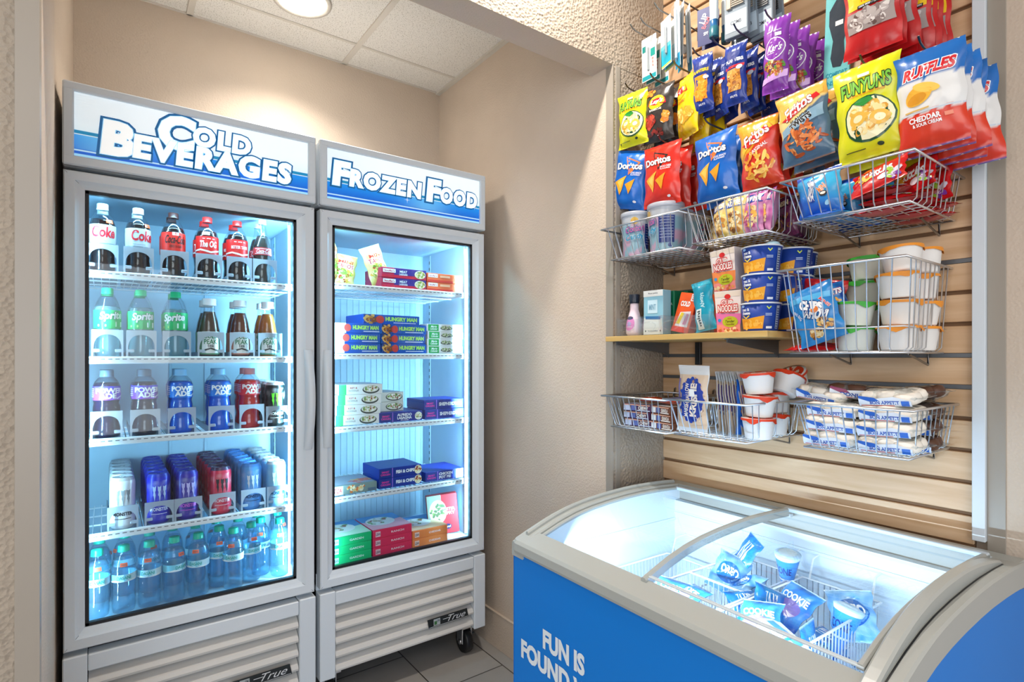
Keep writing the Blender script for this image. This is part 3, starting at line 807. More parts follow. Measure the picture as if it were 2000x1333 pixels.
# ------------------------------------------------------------------ drinks
WHT = c('#f4f6f8'); SIL = c('#c9ced3'); REDC = c('#e0201c'); COLA = c('#2a0f08')
cola_prof = [(.024, 0), (.0305, .006), (.0325, .03), (.0305, .055), (.0325, .08), (.0335, .09), (.0335, .145), (.032, .152), (.026, .172), (.0165, .19), (.0125, .198), (.0122, .206)]
def cola(name, lab, items, cap, st=()): return bottle('soda_bottle', 'bottle', cola_prof, COLA, .172, (.0142, .2, .2145, cap), (.088, .147, lab, items, None), stick=st)
sticker = lambda x, y, col='#f6f8fb': B(x, y, x + .30, y + .17, c(col))
P_diet = cola('d', c('#c3c9d0'), [T('Coke', 0, .12, 1.02, .52, c('#d01c28'), sh=.1, bold=.03), B(-.9, -.5, .9, -.44, c('#8f979e')), B(-.45, -.36, .1, -.33, c('#9ba1a8'))], WHT, [(.014, .158, '#f0622a')])
P_zero = cola('z', c('#e02a1c'), [T('Coca-Cola', 0, .12, 1.0, .42, c('#22100e'), sh=.45), T('ZERO SUGAR', 0, -.26, .6, .12, c('#22100e')), sticker(-.15, .34)], c('#3a1c18'))
P_orig = cola('o', c('#e0231f'), [T('The OG', 0, .06, .86, .34, WHT, sh=.2, bold=.03), B(-.3, .34, .3, .38, WHT), Q([(-.9, -.30), (-.4, -.22), (.1, -.34), (.9, -.16), (.9, -.24), (.1, -.44), (-.4, -.31), (-.9, -.38)], WHT)], REDC, [(-.006, .156, '#eef1f5')])
P_orig2 = cola('o2', c('#dd2420'), [T('BETTER TASTE', 0, .05, .9, .16, WHT), B(-.3, .34, .3, .38, WHT), Q([(-.9, -.30), (-.4, -.22), (.1, -.34), (.9, -.16), (.9, -.24), (.1, -.44), (-.4, -.31), (-.9, -.38)], WHT)], REDC)
glass_prof = [(.022, 0), (.0275, .005), (.0285, .03), (.026, .055), (.0285, .085), (.0295, .105), (.028, .135), (.021, .165), (.013, .19), (.0115, .21), (.0115, .222)]
P_clas = bottle('soda_bottle', 'bottle', glass_prof, c('#57514a'), .175, (.0128, .219, .231, c('#cfd3cf')), (.104, .130, c('#d0474a'), [B(-1.2, -.36, 1.2, -.3, WHT), B(-1.2, .3, 1.2, .36, WHT), T('Coca-Cola', 0, 0, 1.9, .5, WHT, sh=.45)], None))
SPR = c('#10b05a'); spr_prof = [(.024, 0), (.0305, .006), (.033, .03), (.0325, .07), (.034, .09), (.034, .146), (.031, .158), (.022, .184), (.0135, .199), (.0125, .206)]
P_lime = bottle('soda_bottle', 'bottle', spr_prof, c('#d3eff2'), .165, (.0148, .2, .2145, c('#13b878')), (.09, .146, lambda u, v: mix(SPR, c('#27cf7a'), v), [T('Sprite', .05, .16, 1.1, .5, WHT, sh=.25, bold=.04, ol=c('#0a8f55'), rot=4), B(-.6, -.4, -.2, -.28, c('#9fe65c')), B(.2, -.4, .62, -.12, c('#dff7ea'))], None), ('pet', 'liquid'))
TEA = c('#7a3d14'); tea_prof = [(.026, 0), (.031, .005), (.0315, .04), (.0305, .07), (.0315, .09), (.029, .105), (.026, .125), (.0185, .155), (.0165, .175), (.0175, .185)]
def tea(col, acc): return bottle('tea_bottle', 'bottle', tea_prof, col, .160, (.0205, .180, .1985, WHT), (.012, .088, lambda u, v: mix(acc, c('#e9ece4'), .15), [B(-.34, -.44, .34, .5, c('#eef1ec')), T('GOLD', 0, .3, .5, .2, c('#2d7a4a')), T('PEAK', 0, .06, .5, .2, c('#2d7a4a')), T('tea', 0, -.12, .22, .12, c('#444')), Q([(-.3, -.3), (0, -.2), (.3, -.3), (.25, -.36), (0, -.27), (-.25, -.36)], c('#3d4038'))], None), ('pet', 'liquid_dark'))
P_tea = [tea(c('#6b4a33'), c('#3c8a57')), tea(c('#8a3c12'), c('#c95f3c')), tea(c('#c0741c'), c('#0f9a72'))]
pow_prof = [(.026, 0), (.033, .006), (.034, .03), (.031, .05), (.034, .07), (.0345, .095), (.032, .108), (.0345, .120), (.0345, .158), (.030, .172), (.021, .184), (.017, .188), (.017, .192)]
def power(col, lab, cap): return bottle('sports_drink_bottle', 'bottle', pow_prof, col, .17, (.0175, .192, .209, cap), (.118, .160, lab, [T('POWER', .12, .18, 1.75, .34, WHT, bold=.05), T('ADE', .0, -.2, 1.0, .34, WHT, bold=.05)] + [B(-1.5, .3 - .14 * k, -.9, .35 - .14 * k, c('#cfc9e8')) for k in range(5)] + [Q([(.6, -.45), (1.3, -.1), (1.3, .0), (.5, -.38)], c('#d9dcea'))], None))
P_pow = {'purple': power(c('#1e1440'), lambda u, v: mix(c('#8f3fc4'), c('#4a3ad0'), v), c('#5c6f80')), 'blue': power(c('#1a86ff'), lambda u, v: mix(c('#1c7fe0'), c('#1562c0'), v), c('#8fc3e8')), 'red': power(c('#ff2c22'), lambda u, v: mix(c('#e3262a'), c('#b81c30'), v), c('#d88a8a'))}
wat_prof = [(.022, 0), (.029, .005), (.031, .02), (.0315, .04), (.030, .07), (.0315, .1), (.0315, .135), (.029, .155), (.021, .175), (.0135, .188), (.0125, .196)]
wtr = clearmat('water', c('#e0f5fd'), .9, .07, body=.08); M['water'] = wtr
P_wat = bottle('water_bottle', 'bottle', wat_prof, WHT, .172, (.0148, .19, .2045, c('#12b99a')), (.100, .122, lambda u, v: mix(c('#7fd8f2'), c('#e4f8fc'), max(0, math.sin(u * 7)) ), [T('DASANI', 0, .05, 1.6, .42, c('#18a8a0')), Q([(-2.4, -.5), (-1, -.2), (0, -.45), (1.6, -.2), (1.6, -.5)], c('#f0fbff'))], None), ('pet', 'water'), ribs=(.02, .095), stick=[(.0, .152, '#f0623a')])

can_prof = [(.024, 0), (.0275, .003), (.0325, .012), (.033, .02), (.033, .140), (.0315, .149), (.0268, .157), (.0272, .1585), (.0255, .159), (.025, .1565)]
def claw(x, y, s, col):
    o = []
    for dx, l in ((-.3, 1), (0, 1.15), (.3, .9)):
        p = [(-.10, .5), (.02, .44), (.12, .52), (.10, .2), (.06, .12), (.09, -.1), (.03, -.55 * l), (-.02, -.2), (-.07, -.1), (-.04, .1), (-.08, .2)]
        o.append(Q([(x + (a + dx) * s, y + b * s) for a, b in p], col))
    return o
def can(base, cl, word, wcol, lid='#c8ccd0', top=None):
    m = MB(); bands = []
    for (r0, z0), (r1, z1) in zip(can_prof, can_prof[1:]): bands.append(c(lid) if z0 >= .148 or z1 <= .003 else base)
    m.lathe(can_prof, 24, bands, cap=True)
    def C_(u, v): return mix(base, mix(base, (1, 1, 1), .35), max(0, noise.noise(Vector((math.sin(2 * PI * u) * 3, math.cos(2 * PI * u) * 3, v * 7)))))
    m.grid(30, 18, lambda u, v: (.0332 * math.sin(2 * PI * u), -.0332 * math.cos(2 * PI * u), .014 + .125 * v), C_)
    deco(m, cylP([(.0332, 0), (.0332, .16)], .085), claw(0, .014, .046, cl) + [T(word, 0, -.036, .05, .010, wcol, bold=.04), B(-.022, -.052, .022, -.050, wcol)], 1, 0, .0006, .00015)
    ring = MB().tube([(.006 * math.cos(a), -.008 + .006 * math.sin(a), .1592) for a in [2 * PI * k / 10 for k in range(10)]], .0012, 5, c(top or lid), closed=True)
    return Proto('drink_can', 'can', None, [('can_body', m.mesh('can_body', ['canmetal'])), ('pull_tab', ring.mesh('pull_tab', ['canmetal']))])
P_can = {'white': can(c('#eef1f3'), c('#9aa0a4'), 'MONSTER', c('#2b2e33')), 'blue': can(c('#2b2fc0'), c('#bcd0f2'), 'MONSTER', c('#e3e8ff'), '#2c3ab0'), 'purple': can(c('#3a2a9a'), c('#c3b8e8'), 'MONSTER', c('#c95fd0'), '#2b2c9a'),
         'pink': can(c('#d9344e'), c('#3a3438'), 'MONSTER', c('#f2d5da'), '#432a4c'), 'lightblue': can(c('#5c9fe0'), c('#dfe9f5'), 'MONSTER', c('#20406a'), '#4f8fd8'), 'mixed': can(c('#8fc9e8'), c('#f4fbff'), 'MONSTER', c('#1b4d7a'), '#d5d9dd'),
         'green': can(c('#0d1512'), c('#6df02c'), 'MONSTER', c('#e9efe9'), '#b9bdbf')}

def lane(h=.09, w=.078):
    """the arched plastic stop at the front of one bottle lane, with its two low rails"""
    m = MB(); n = 16; O = []; I = []
    hw = w / 2
    for i in range(n + 1):
        t = i / n; a = PI * t
        ox, oz = (-hw if t < .25 else hw if t > .75 else -hw + (t - .25) * 2 * w, 0)
        oz = h * min(1, t / .25) if t < .25 else h if t <= .75 else h * (1 - (t - .75) / .25)
        O.append((ox, oz))
        ix = -math.cos(a) * (hw - .005) if .12 < t < .88 else (-1 if t < .5 else 1) * (hw - .005); iz = .004 + (h - .018) * math.sin(a) ** .42
        I.append((ix, iz))
    for y0, fl in ((-.0018, 0), (.0018, 1)):
        v = [(x, y0, z) for x, z in O] + [(x, y0, z) for x, z in I]
        m.add(v, [(k, k + 1, n + 2 + k, n + 1 + k) for k in range(n)])
    for ring in (O, I):
        v = [(x, -.0018, z) for x, z in ring] + [(x, .0018, z) for x, z in ring]
        m.add(v, [(k, k + 1, n + 2 + k, n + 1 + k) for k in range(n)])
    for s in (-1, 1):
        m.box(s * (hw - .003), s * (hw - .021), -.002, .002, .020, .030, b=.002)
    f = m.mesh('front_stop', ['lane'])
    t = MB().box(-hw, -hw + .002, 0, .38, 0, .022).box(hw - .002, hw, 0, .38, 0, .022).box(-hw, hw, 0, .38, 0, .0018)
    return Proto('lane_organizer', 'bottle organizer', None, [('front_stop', f), ('lane_track', t.mesh('lane_track', ['lane']))])
LN = lane(.088); LC = lane(.078)
ZT = .0115
def row(proto, x, z, n, first, rest, group, pitch, y0=2.10, organ=None, ol=None, rz=0):
    if organ: organ.put(ol, (x, y0 - .042, z), group='clear bottle lanes in the drinks fridge')
    zz = z + (.002 if organ else 0)
    for i in range(n):
        proto.put(first if i == 0 else rest, (x, y0 + i * pitch, zz), (0, 0, rz + (0 if i == 0 else random.uniform(-.5, .5))), None if i == 0 else group)
random.seed(4)
z = SH1[0] + ZT - .009
for x, P, d, e, yaw in ((-.007, P_diet, 'silver-labelled cola bottle with white cap in the top left corner of the fridge', 'left diet', .1), (.083, P_diet, 'silver-labelled cola bottle second along the top shelf, white cap', 'second diet', .35), (.178, P_zero, 'cola bottle with red label, black script and dark cap on the top shelf', 'dark cap', .1),
             (.275, P_orig, 'red-capped cola bottle whose label reads The OG', 'OG', 0), (.366, P_orig2, 'red-capped cola bottle with a small-print red label, fifth on the top shelf', 'small-print', .1), (.447, P_clas, 'slim glass-style cola bottle with small red label, right end of top shelf', 'slim glass', 0)):
    row(P, x, z, 2, d, 'cola bottle queued behind the %s bottle on the top shelf' % e, 'cola bottles behind the front row (%s)' % e, .072, organ=LN, ol='arched plastic stop in front of the %s cola bottle on the top shelf' % e, rz=yaw)
z = SH1[1] + ZT - .009
for i, (x, P, d, k) in enumerate(((.005, P_lime, 'green-capped lemon-lime bottle at the left end of its shelf', 'first lemon-lime'), (.090, P_lime, 'middle one of the three front green-capped lemon-lime bottles', 'middle lemon-lime'), (.184, P_lime, 'green-capped lemon-lime bottle beside the iced teas', 'third lemon-lime'),
             (.281, P_tea[0], 'iced tea bottle with green label, white cap, next to the lemon-lime sodas', 'green-label tea'), (.375, P_tea[1], 'iced tea bottle with orange-red label between two other teas', 'red-label tea'), (.464, P_tea[2], 'amber iced tea bottle at the right end of the second shelf', 'amber tea'))):
    row(P, x, z, 2, d, 'bottle queued behind the front %s bottle' % k, 'bottles behind the front %s' % k, .073, organ=LN, ol='arched plastic stop in front of the %s bottle' % k, rz=(.25, .1, -.3, 0, 0, 0)[i])
z = SH1[2] + ZT - .009
for i, (x, k, d, kk) in enumerate(((.003, 'purple', 'dark grape sports drink bottle with purple label, left end of third shelf', 'left purple'), (.100, 'purple', 'dark grape sports drink bottle with purple label beside the blue ones', 'second purple'), (.198, 'blue', 'bright blue sports drink bottle beside the purple-labelled ones', 'left blue'),
             (.312, 'blue', 'bright blue sports drink bottle beside the red one', 'right blue'), (.405, 'red', 'red sports drink bottle on the third shelf', 'red'))):
    row(P_pow[k], x, z, 2, d, 'sports drink bottle queued behind the front %s one' % kk, 'sports drinks behind the %s one' % kk, .073, organ=LN, ol='arched plastic stop in front of the %s sports drink' % kk, rz=.1)
row(P_can['green'], .489, z, 5, 'black energy drink can with green claw mark beside the red bottle', 'black can queued behind the green-clawed front can', 'black cans in a queue', .068, organ=LC, ol='arched plastic stop in front of the black energy drink can')
z = SH1[3] + ZT - .009
for x, k, d in ((.043, 'white', 'white energy drink can at the front of the leftmost can lane'), (.137, 'blue', 'royal blue energy drink can at the front of its lane'), (.216, 'purple', 'violet-blue energy drink can between the blue and the pink ones'),
             (.315, 'pink', 'pinkish red energy drink can at the front of its lane'), (.410, 'lightblue', 'sky blue energy drink can next to the pink lane'), (.492, 'mixed', 'pale ice blue energy drink can in the rightmost lane')):
    nm = {'white': 'white', 'blue': 'royal blue', 'purple': 'violet', 'pink': 'pink', 'lightblue': 'sky blue', 'mixed': 'ice blue'}[k]
    row(P_can[k], x, z, 6, d, '%s energy drink can in the queue behind the front %s can' % (nm, nm), '%s cans in a queue' % nm, .068, organ=LC, ol='arched plastic stop in front of the %s energy drink can' % nm)
wx = [(-.020, 2.085), (.046, 2.085), (.112, 2.085), (.179, 2.085), (.247, 2.085), (.315, 2.13), (.350, 2.075), (.412, 2.11), (.452, 2.15), (.505, 2.10)]
wl = ['first', 'second', 'third', 'fourth', 'fifth', 'sixth', 'seventh', 'eighth', 'ninth', 'tenth']
for (x, y), l in zip(wx, wl): P_wat.put('green-capped water bottle on the fridge floor, %s from the left of the front row' % l, (x, y, .503), (0, 0, random.uniform(-.6, .6)))
for r_ in range(1, 2):
    for i in range(9): P_wat.put('green-capped water bottle in the rows behind the front water bottles', (-.016 + i * .0675, 2.235 if i % 2 else 2.215, .503), (0, 0, random.uniform(-3, 3)), 'water bottles behind the front row')
P_stk = Proto('price_sticker', 'sticker', MB().mesh('x', ['label']))

# ------------------------------------------------------------------ frozen food
def fb(px, Y): pass
yf = 2.065
FOODC = [c('#d8b06a'), c('#e8d7a0'), c('#8fa04a'), c('#b5502c'), c('#f0ead2')]
def meal(w, h, base, items, top=None, topitems=(), d=.17, left=()): return boxp('frozen_meal_box', 'box', w, d, h, base, items, topitems, left)
z1 = SH2[0] + ZT
pA = meal(.198, .040, c('#b92a50'), [B(-2.4, -.5, 2.4, -.22, c('#c9203a')), B(-1.1, -.2, 2.45, .48, c('#3b2a7a')), B(-2.3, .0, -.95, .36, c('#eef0f2')), T("Stouffer's", -1.62, .17, 1.1, .2, c('#c2202c')), T('MEAT', -.1, .16, .8, .22, WHT), T('LASAGNA', -.1, -.12, .9, .18, WHT), E(1.75, .0, .62, .42, c('#e9d9b0')), FOOD(1.75, 0, .5, .3, FOODC, 26, .13, 3)])
pB = meal(.172, .037, c('#ef6a3a'), [B(-2.3, -.5, 1.0, -.25, c('#d8352a')), B(-2.2, .02, -1.0, .40, c('#f0f1f2')), T("Stouffer's", -1.6, .2, .95, .2, c('#c2202c')), B(-.7, .05, .6, .3, c('#f7b58c')), B(1.2, -.48, 2.2, .48, c('#a98a5c')), FOOD(1.65, 0, .5, .42, FOODC, 30, .15, 4)])
for k in range(2):
    pA.put('red and purple meal box, %s of its pair on the top freezer shelf' % ('lower', 'upper')[k], (.978, yf + .09, z1 + k * .0405))
    pB.put('orange meal box, %s of its pair beside the purple boxes' % ('lower', 'upper')[k], (1.168, yf + .09, z1 + k * .0375))
yb = lambda u, v: mix(c('#e3d52c'), c('#f3ecb0'), .5 + .5 * noise.noise(Vector((u * 3, v * 3, 2))))
ybag = bag('frozen_snack_bag', 'bag', .105, .155, .05, yb, [T('MINI', 0, .25, .4, .09, c('#c22b1d')), T('TACOS', 0, .12, .5, .12, c('#c22b1d'), ol=WHT), FOOD(0, -.18, .28, .2, [c('#d9a441'), c('#7da53a'), c('#b5401f'), c('#f0e0a0')], 50, .05, 5)], 3, '#e8e6b8')
ybag.put('yellow frozen snack bag standing at the left end of the top freezer shelf', (.695, yf + .07, z1 + .185), (0, 0, .9), scale=(1, 1, 1.18))
ybag.put('yellow frozen snack bag slumped in the middle of the three', (.770, yf + .10, z1 + .128), (0, R(8), -.15), scale=(.95, 1, .82))
ybag.put('yellow frozen snack bag with a tilted top, next to the purple meal boxes', (.850, yf + .06, z1 + .165), (0, R(-22), .1), scale=(.9, 1, 1))
z2 = SH2[1] + ZT
HB = c('#0d58b8')
pH = meal(.196, .038, HB, [B(-2.55, -.5, -1.5, .5, c('#0c3f86')), FOOD(-1.9, 0, .55, .42, [c('#c9832f'), c('#8a4a1c'), c('#e0b060')], 30, .16, 8), E(-1.1, 0, .36, .4, c('#d8453c')), T('HUNGRY MAN', .85, .08, 2.9, .38, c('#b6f06a'), bold=.06), B(.1, -.34, 2.2, -.26, c('#dfe9f5'))])
pHl = meal(.19, .038, HB, [B(-2.5, -.5, -1.3, .5, c('#eef2f6')), E(-1.15, .04, .36, .38, c('#e05a50')), T('HUNGRY MAN', .75, .08, 2.7, .38, c('#b6f06a'), bold=.06), B(.5, -.34, 2.2, -.26, c('#dfe9f5'))])
on = ('bottom', 'middle', 'top')
for k in range(3):
    pHl.put('blue dinner box with white end, %s of the leftmost stack, second shelf' % on[k], (.781 + .006 * (k == 2), yf + .09, z2 + k * .0385))
    pH.put('blue dinner box with chicken picture, %s of three by the white-green boxes' % on[k], (.976 + (.004, 0, .004)[k], yf + .09, z2 + k * .0385), (0, 0, (.0, .02, -.02)[k]))
pH.put('blue dinner box lying across the top of both dinner stacks', (.935, yf + .12, z2 + .1158), (0, 0, .05), scale=(1.28, 1, 1.02))
pG = meal(.172, .0305, c('#f2f4f0'), [B(-2.6, -.45, -1.0, .45, c('#1aa14c')), T('Marie', -1.75, .16, .9, .26, WHT, sh=.3), T('Callender', -1.75, -.16, 1.1, .24, WHT, sh=.3), E(.2, -.05, .95, .26, c('#5b6258')), FOOD(.2, .02, .8, .2, [c('#cfd7b0'), c('#8fae6a'), c('#f1ecd8')], 24, .12, 9)])
for k, o in enumerate(('bottom', 'second', 'third', 'top')): pG.put('white frozen meal box with a green patch, %s of its stack of four' % o, (1.168 + (0, -.003, .002, .0)[k], yf + .09, z2 + k * .031), (0, 0, (.0, .02, 0, -.02)[k]))
z3 = SH2[2] + ZT
BOWL = [c('#c9b98a'), c('#7ea04e'), c('#d8d2b8'), c('#a3502f'), c('#f4f0e4')]
pC = meal(.176, .0385, c('#efeee8'), [B(-2.25, -.5, -1.5, .5, c('#47c56a')), T('KEY &', -.75, .15, .7, .17, c('#c0504a')), T('NOODLES', -.75, -.12, 1.0, .15, c('#8a8f88')), E(1.05, -.05, .9, .42, c('#3b423c')), E(1.05, .02, .8, .33, c('#e6e2d2')), FOOD(1.05, .02, .68, .26, BOWL, 40, .11, 11)])
for k, o in enumerate(('bottom', 'second', 'third', 'top')): pC.put('cream bowl-meal box with green end, %s of its stack of four' % o, (.784 - .0 + k * .004, yf + .09, z3 + k * .039), (0, 0, .0))
pC2 = meal(.115, .0385, c('#d9d8cc'), [E(.4, 0, .95, .42, c('#3b423c')), E(.4, .04, .85, .34, c('#e6e2d2')), FOOD(.4, .04, .7, .26, BOWL, 36, .11, 12)])
for k in range(3): pC2.put('cream bowl-meal box, %s of the short stack behind the lasagna box' % on[k], (.936, yf + .13, z3 + k * .0395))
NV = c('#1d2f8e')
def navy(w, h, words, sub=None, extra=()): return meal(w, h, NV, [B(-w / h / 2 + .05, -.4, -w / h / 2 + 1.3, .4, c('#22337f')), T('SMART', -w / h / 2 + .7, .12, .8, .18, c('#f03d9a')), T('ORIGIN', -w / h / 2 + .7, -.14, 1.0, .18, c('#f03d9a')), B(-w / h / 2 + 1.42, -.48, -w / h / 2 + 1.48, .48, c('#b47fe0'))] + list(extra) + words)
pL = navy(.188, .039, [T('ALFREDO', .35, .2, 1.6, .25, WHT, bold=.04), T('LASAGNA', .35, -.12, 1.6, .25, WHT, bold=.04), T('WITH CHICKEN', .35, -.36, .9, .1, WHT), E(1.95, 0, .42, .42, c('#e9ead8')), FOOD(1.95, 0, .34, .34, BOWL, 20, .12, 2)])
pS = navy(.19, .040, [T("SHEPHERD'S PIE", .75, .02, 2.7, .34, WHT, bold=.05)])
pL.put('navy alfredo lasagna box lying flat on the third freezer shelf', (.964, yf + .088, z3))
for k in range(2): pS.put("navy shepherd's pie box, %s of two" % ('lower', 'upper')[k], (1.166, yf + .09 + .004 * k, z3 + k * .0405), (0, 0, -.02 * k))
z4 = SH2[3] + ZT
pP = boxp('frozen_pizza_box', 'box', .182, .17, .036, c('#7f8f86'), [B(-2.5, -.45, -1.2, .45, c('#d9d4cc')), T('PIZZA', -1.9, 0, 1.1, .4, c('#c22a22')), FOOD(.2, .05, 1.0, .36, [c('#f0e2c0'), c('#d9702c'), c('#e9c27a')], 40, .15, 6), B(1.5, -.4, 2.4, -.1, c('#5b6f80'))], [B(-.5, -.45, .5, .45, c('#9fa3ae')), FOOD(.25, -.2, .25, .22, [c('#b72a3a'), c('#e0b45c'), c('#d86a50')], 30, .06, 3)])
pP.put('pizza box lying at the left end of the fourth freezer shelf', (.768, yf + .086, z4))
pF = navy(.186, .0395, [T('FISH & CHIPS', .5, .02, 2.0, .3, WHT, bold=.05), E(1.95, 0, .42, .46, c('#efe6cc')), FOOD(1.95, 0, .34, .36, [c('#d9a04c'), c('#a8502f'), c('#efe0a8')], 22, .12, 5)])
pF.parts = []
for k in range(2): pF.put('navy fish and chips box, %s of two' % ('lower', 'upper')[k], (.962, yf + .09, z4 + k * .040), (0, 0, 0))
pK = navy(.186, .040, [T('CHICKEN', .1, .18, 1.6, .26, WHT, bold=.05), T('POT PIE', .0, -.18, 1.4, .26, WHT, bold=.05), B(1.35, -.48, 2.2, .48, c('#efe6cc')), FOOD(1.75, 0, .35, .4, [c('#e0bd68'), c('#c98f3c'), c('#f3e6b8')], 26, .13, 5)])
pK.put('navy chicken pot pie box by the right wall of the fourth freezer shelf', (1.166, yf + .09, z4))
z5 = .503
def tray(col, col2, wd, word): 
    f = [B(-wd / .034 / 2 + .3, -.3, -wd / .034 / 2 + .9, .3, mix(col, (1, 1, 1), .5)), T('LEAN', -wd / .034 / 2 + .6, .0, .5, .3, c('#2a2a3a')), T(word, .6, .0, 1.6, .22, mix(col, (1, 1, 1), .7))]
    return boxp('frozen_meal_box', 'box', wd, .20, .034, col, f, [B(-wd / .4, -.48, wd / .4, .48, c('#4a86c0')), Q([(-wd / .4, -.48), (wd / .4, -.48), (wd / .4, .05), (-.0, -.05), (-wd / .4, .1)], col2), E(-.05, .02, .3, .28, c('#efece2')), FOOD(-.05, .02, .24, .22, BOWL, 40, .05, 7)])
pg = tray(c('#18ad62'), c('#bfe0c0'), .16, 'GARDEN'); pr = tray(c('#dd2a4c'), c('#e9a8b0'), .166, 'RANCH'); po = tray(c('#ee7f3a'), c('#f2cfa0'), .164, 'CHEDDAR')
for k in range(3): pg.put('green edged meal tray box, %s of the stack on the freezer floor' % on[k], (.757, yf + .10, z5 + k * .0345), (0, 0, .0))
for k in range(3): pr.put('crimson edged meal tray box, %s of the stack on the freezer floor' % on[k], (.926, yf + .10, z5 + k * .0345))
for k in range(2): po.put('orange edged meal tray box, %s of two on the freezer floor' % ('lower', 'upper')[k], (1.094, yf + .10, z5 + k * .0345))
pU = boxp('frozen_meal_box', 'box', .135, .032, .175, c('#b7262c'), [B(-.38, -.5, -.02, .5, c('#8f9a88')), E(-.12, .08, .22, .3, c('#d8d6c0')), FOOD(-.12, .08, .18, .25, [c('#7d8f4a'), c('#c8c4a0'), c('#5d6a48')], 50, .04, 3), T('STIR', .2, .12, .22, .07, WHT), T('FRY', .2, .02, .2, .07, WHT), E(.1, -.32, .1, .07, c('#1b1d4a')), T('evol', .1, -.32, .14, .05, WHT)], (), (), [B(-.08, -.45, .08, .45, c('#7f8fa8'))])
pU.put('red upright stir-fry box leaning by the right wall of the freezer floor', (1.215, yf + .10, z5), (0, R(-5), -.35))
# ------------------------------------------------------------------ hooks and hanging packs on the slatwall
YEL = c('#e4e01c'); BLK = c('#16181a'); NAVY = c('#16307e')
def mott(c1, c2, s=3, seed=0):
    return lambda u, v: mix(c1, c2, max(0, min(1, .5 + .8 * noise.noise(Vector((u * s, v * s, seed))))))
hm = {}
def hook(Y, z, label, L_=.25, kink=0):
    k = (L_,)
    if k not in hm:
        m = MB(); m.tube([(0, 0, 0), (-L_ + .03, 0, 0), (-L_ + .012, 0, .004), (-L_, 0, .014)], .0026, 6)
        a = m.mesh('wire_arm', ['darkwire'])
        p = MB().box(-.004, .002, -.016, .016, -.02, .012, b=.001).mesh('hook_plate', ['steel'])
        hm[k] = (a, p)
    r = empty('peg_hook', (XS - .002, Y, z), label, 'hook', 'steel peg hooks on the slatwall')
    ob('wire_arm', hm[k][0], r); ob('hook_plate', hm[k][1], r)
Z1_, Z2_, Z3_ = 1.978, 2.200, 2.388  # hook, bag and basket positions and sizes computed from image pixels at assumed depths
for Y, z, l in ((1.281, Z2_, 'small yellow onion ring bag by the corner'), (1.175, Z2_ - .01, 'black barbecue chip bags'), (1.084, Z2_ - .008, 'plain yellow chip bags'), (1.015, Z2_, 'navy and orange nut bags'), (.949, Z2_ + .003, 'navy peanut bags'),
        (.88, Z2_ + .006, None), (.789, Z2_, 'purple trail mix bags'), (.65, Z2_ + .06, 'teal insole pack'), (.54, Z2_ + .03, 'red jerky bags'),
        (1.142, Z1_, 'red tortilla chip bags'), (1.30, Z1_ + .02, 'blue tortilla chip bags in the corner'), (.975, Z1_, 'front blue tortilla chip bags'), (.844, Z1_ - .03, 'orange corn chip bags'), (.706, Z1_, 'corn twist bags'), (.559, Z1_, 'large yellow onion ring bags'), (.444, Z1_ - .01, 'ridged chip bags'),
        (1.258, Z3_, 'tweezer cards'), (1.214, Z3_, None), (1.157, Z3_ + .02, 'nail file cards'), (1.105, Z3_ + .04, 'toothbrush packs'), (.987, Z3_ + .02, 'navy clip card'), (.897, Z3_ + .05, 'comb packs'), (.85, Z3_ + .04, 'black comb packs')):
    hook(Y, z, 'steel peg hook holding the ' + l if l else ('bare steel peg hook beside the tweezer cards' if z > 2.3 else 'bare steel peg hook in front of the purple bags'))

def hang(P, Y, zt, X, n, step, label, rest, group, yaw=0, roll=0, tilt=0, dz=0, dy=0, seed=1):
    rg = random.Random(seed)
    for i in range(n):
        P.put(label if i == 0 else rest, (X + i * step, Y - i * dy + rg.uniform(-.003, .003), zt + (i * dz)), (R(tilt + rg.uniform(-2, 2)), R(roll + (rg.uniform(-4, 4) if i else 0)), WALLYAW + R(yaw + (rg.uniform(-3, 3) if i else 0))), None if i == 0 else group)

RING = [c('#e9b64a'), c('#f2cf7c'), c('#d99a32'), c('#f7e2a0')]
def onion(w, h, d, seed):
    X = w / h / 2
    it = [T('FUNYUNS', 0, .24, X * 1.5, .14, c('#7cc342'), bold=.03, ol=c('#10301a'), ow=.055, sh=.08), T('ONION FLAVORED RINGS', .05 * X, .145, X * 1.1, .022, c('#e88a1c')),
          E(.03, -.12, X * .78, .235, c('#0d4a2c')), E(.03, -.115, X * .73, .215, c('#f3ecc2')), FOOD(.03, -.12, X * .55, .16, RING, 34, .05, seed), E(-.08, -.10, .09, .07, c('#e9b64a'), 20), E(-.08, -.10, .05, .035, c('#f7e9b8'), 20), E(.13, -.14, .10, .075, c('#eebb50'), -15), E(.13, -.14, .055, .038, c('#f9efc8'), -15),
          E(X * .35, -.40, .03, .02, c('#2a3a20')), B(-X * .7, -.415, -X * .1, -.407, c('#4a4a20')), Q([(-.1, .06), (.0, .015), (.1, .06), (.06, .10), (-.04, .1)], c('#2b8f3a')), B(-.05, .335, .06, .37, c('#f3f4f0'))]
    return bag('onion_ring_bag', 'chip bag', w, h, d, mott(YEL, c('#d3d614'), 3, seed), it, seed, '#d8d83a')
P = onion(.118, .18, .045, 2)
hang(P, 1.258, 2.175, 1.425, 1, .04, 'small bright yellow onion ring bag in the upper left corner of the display', '', '', yaw=8, roll=0)
def chip_logo(x, y, s): return [E(x, y, .17 * s, .125 * s, c('#f3c11f')), Q([(x - .2 * s, y - .03 * s), (x - .17 * s, y + .06 * s), (x, y + .07 * s), (x + .17 * s, y + .05 * s), (x + .2 * s, y - .05 * s), (x, y - .055 * s)], c('#cf1f26')), T("Lay's", x, y + .005 * s, .27 * s, .09 * s, WHT, sh=.25, bold=.04)]
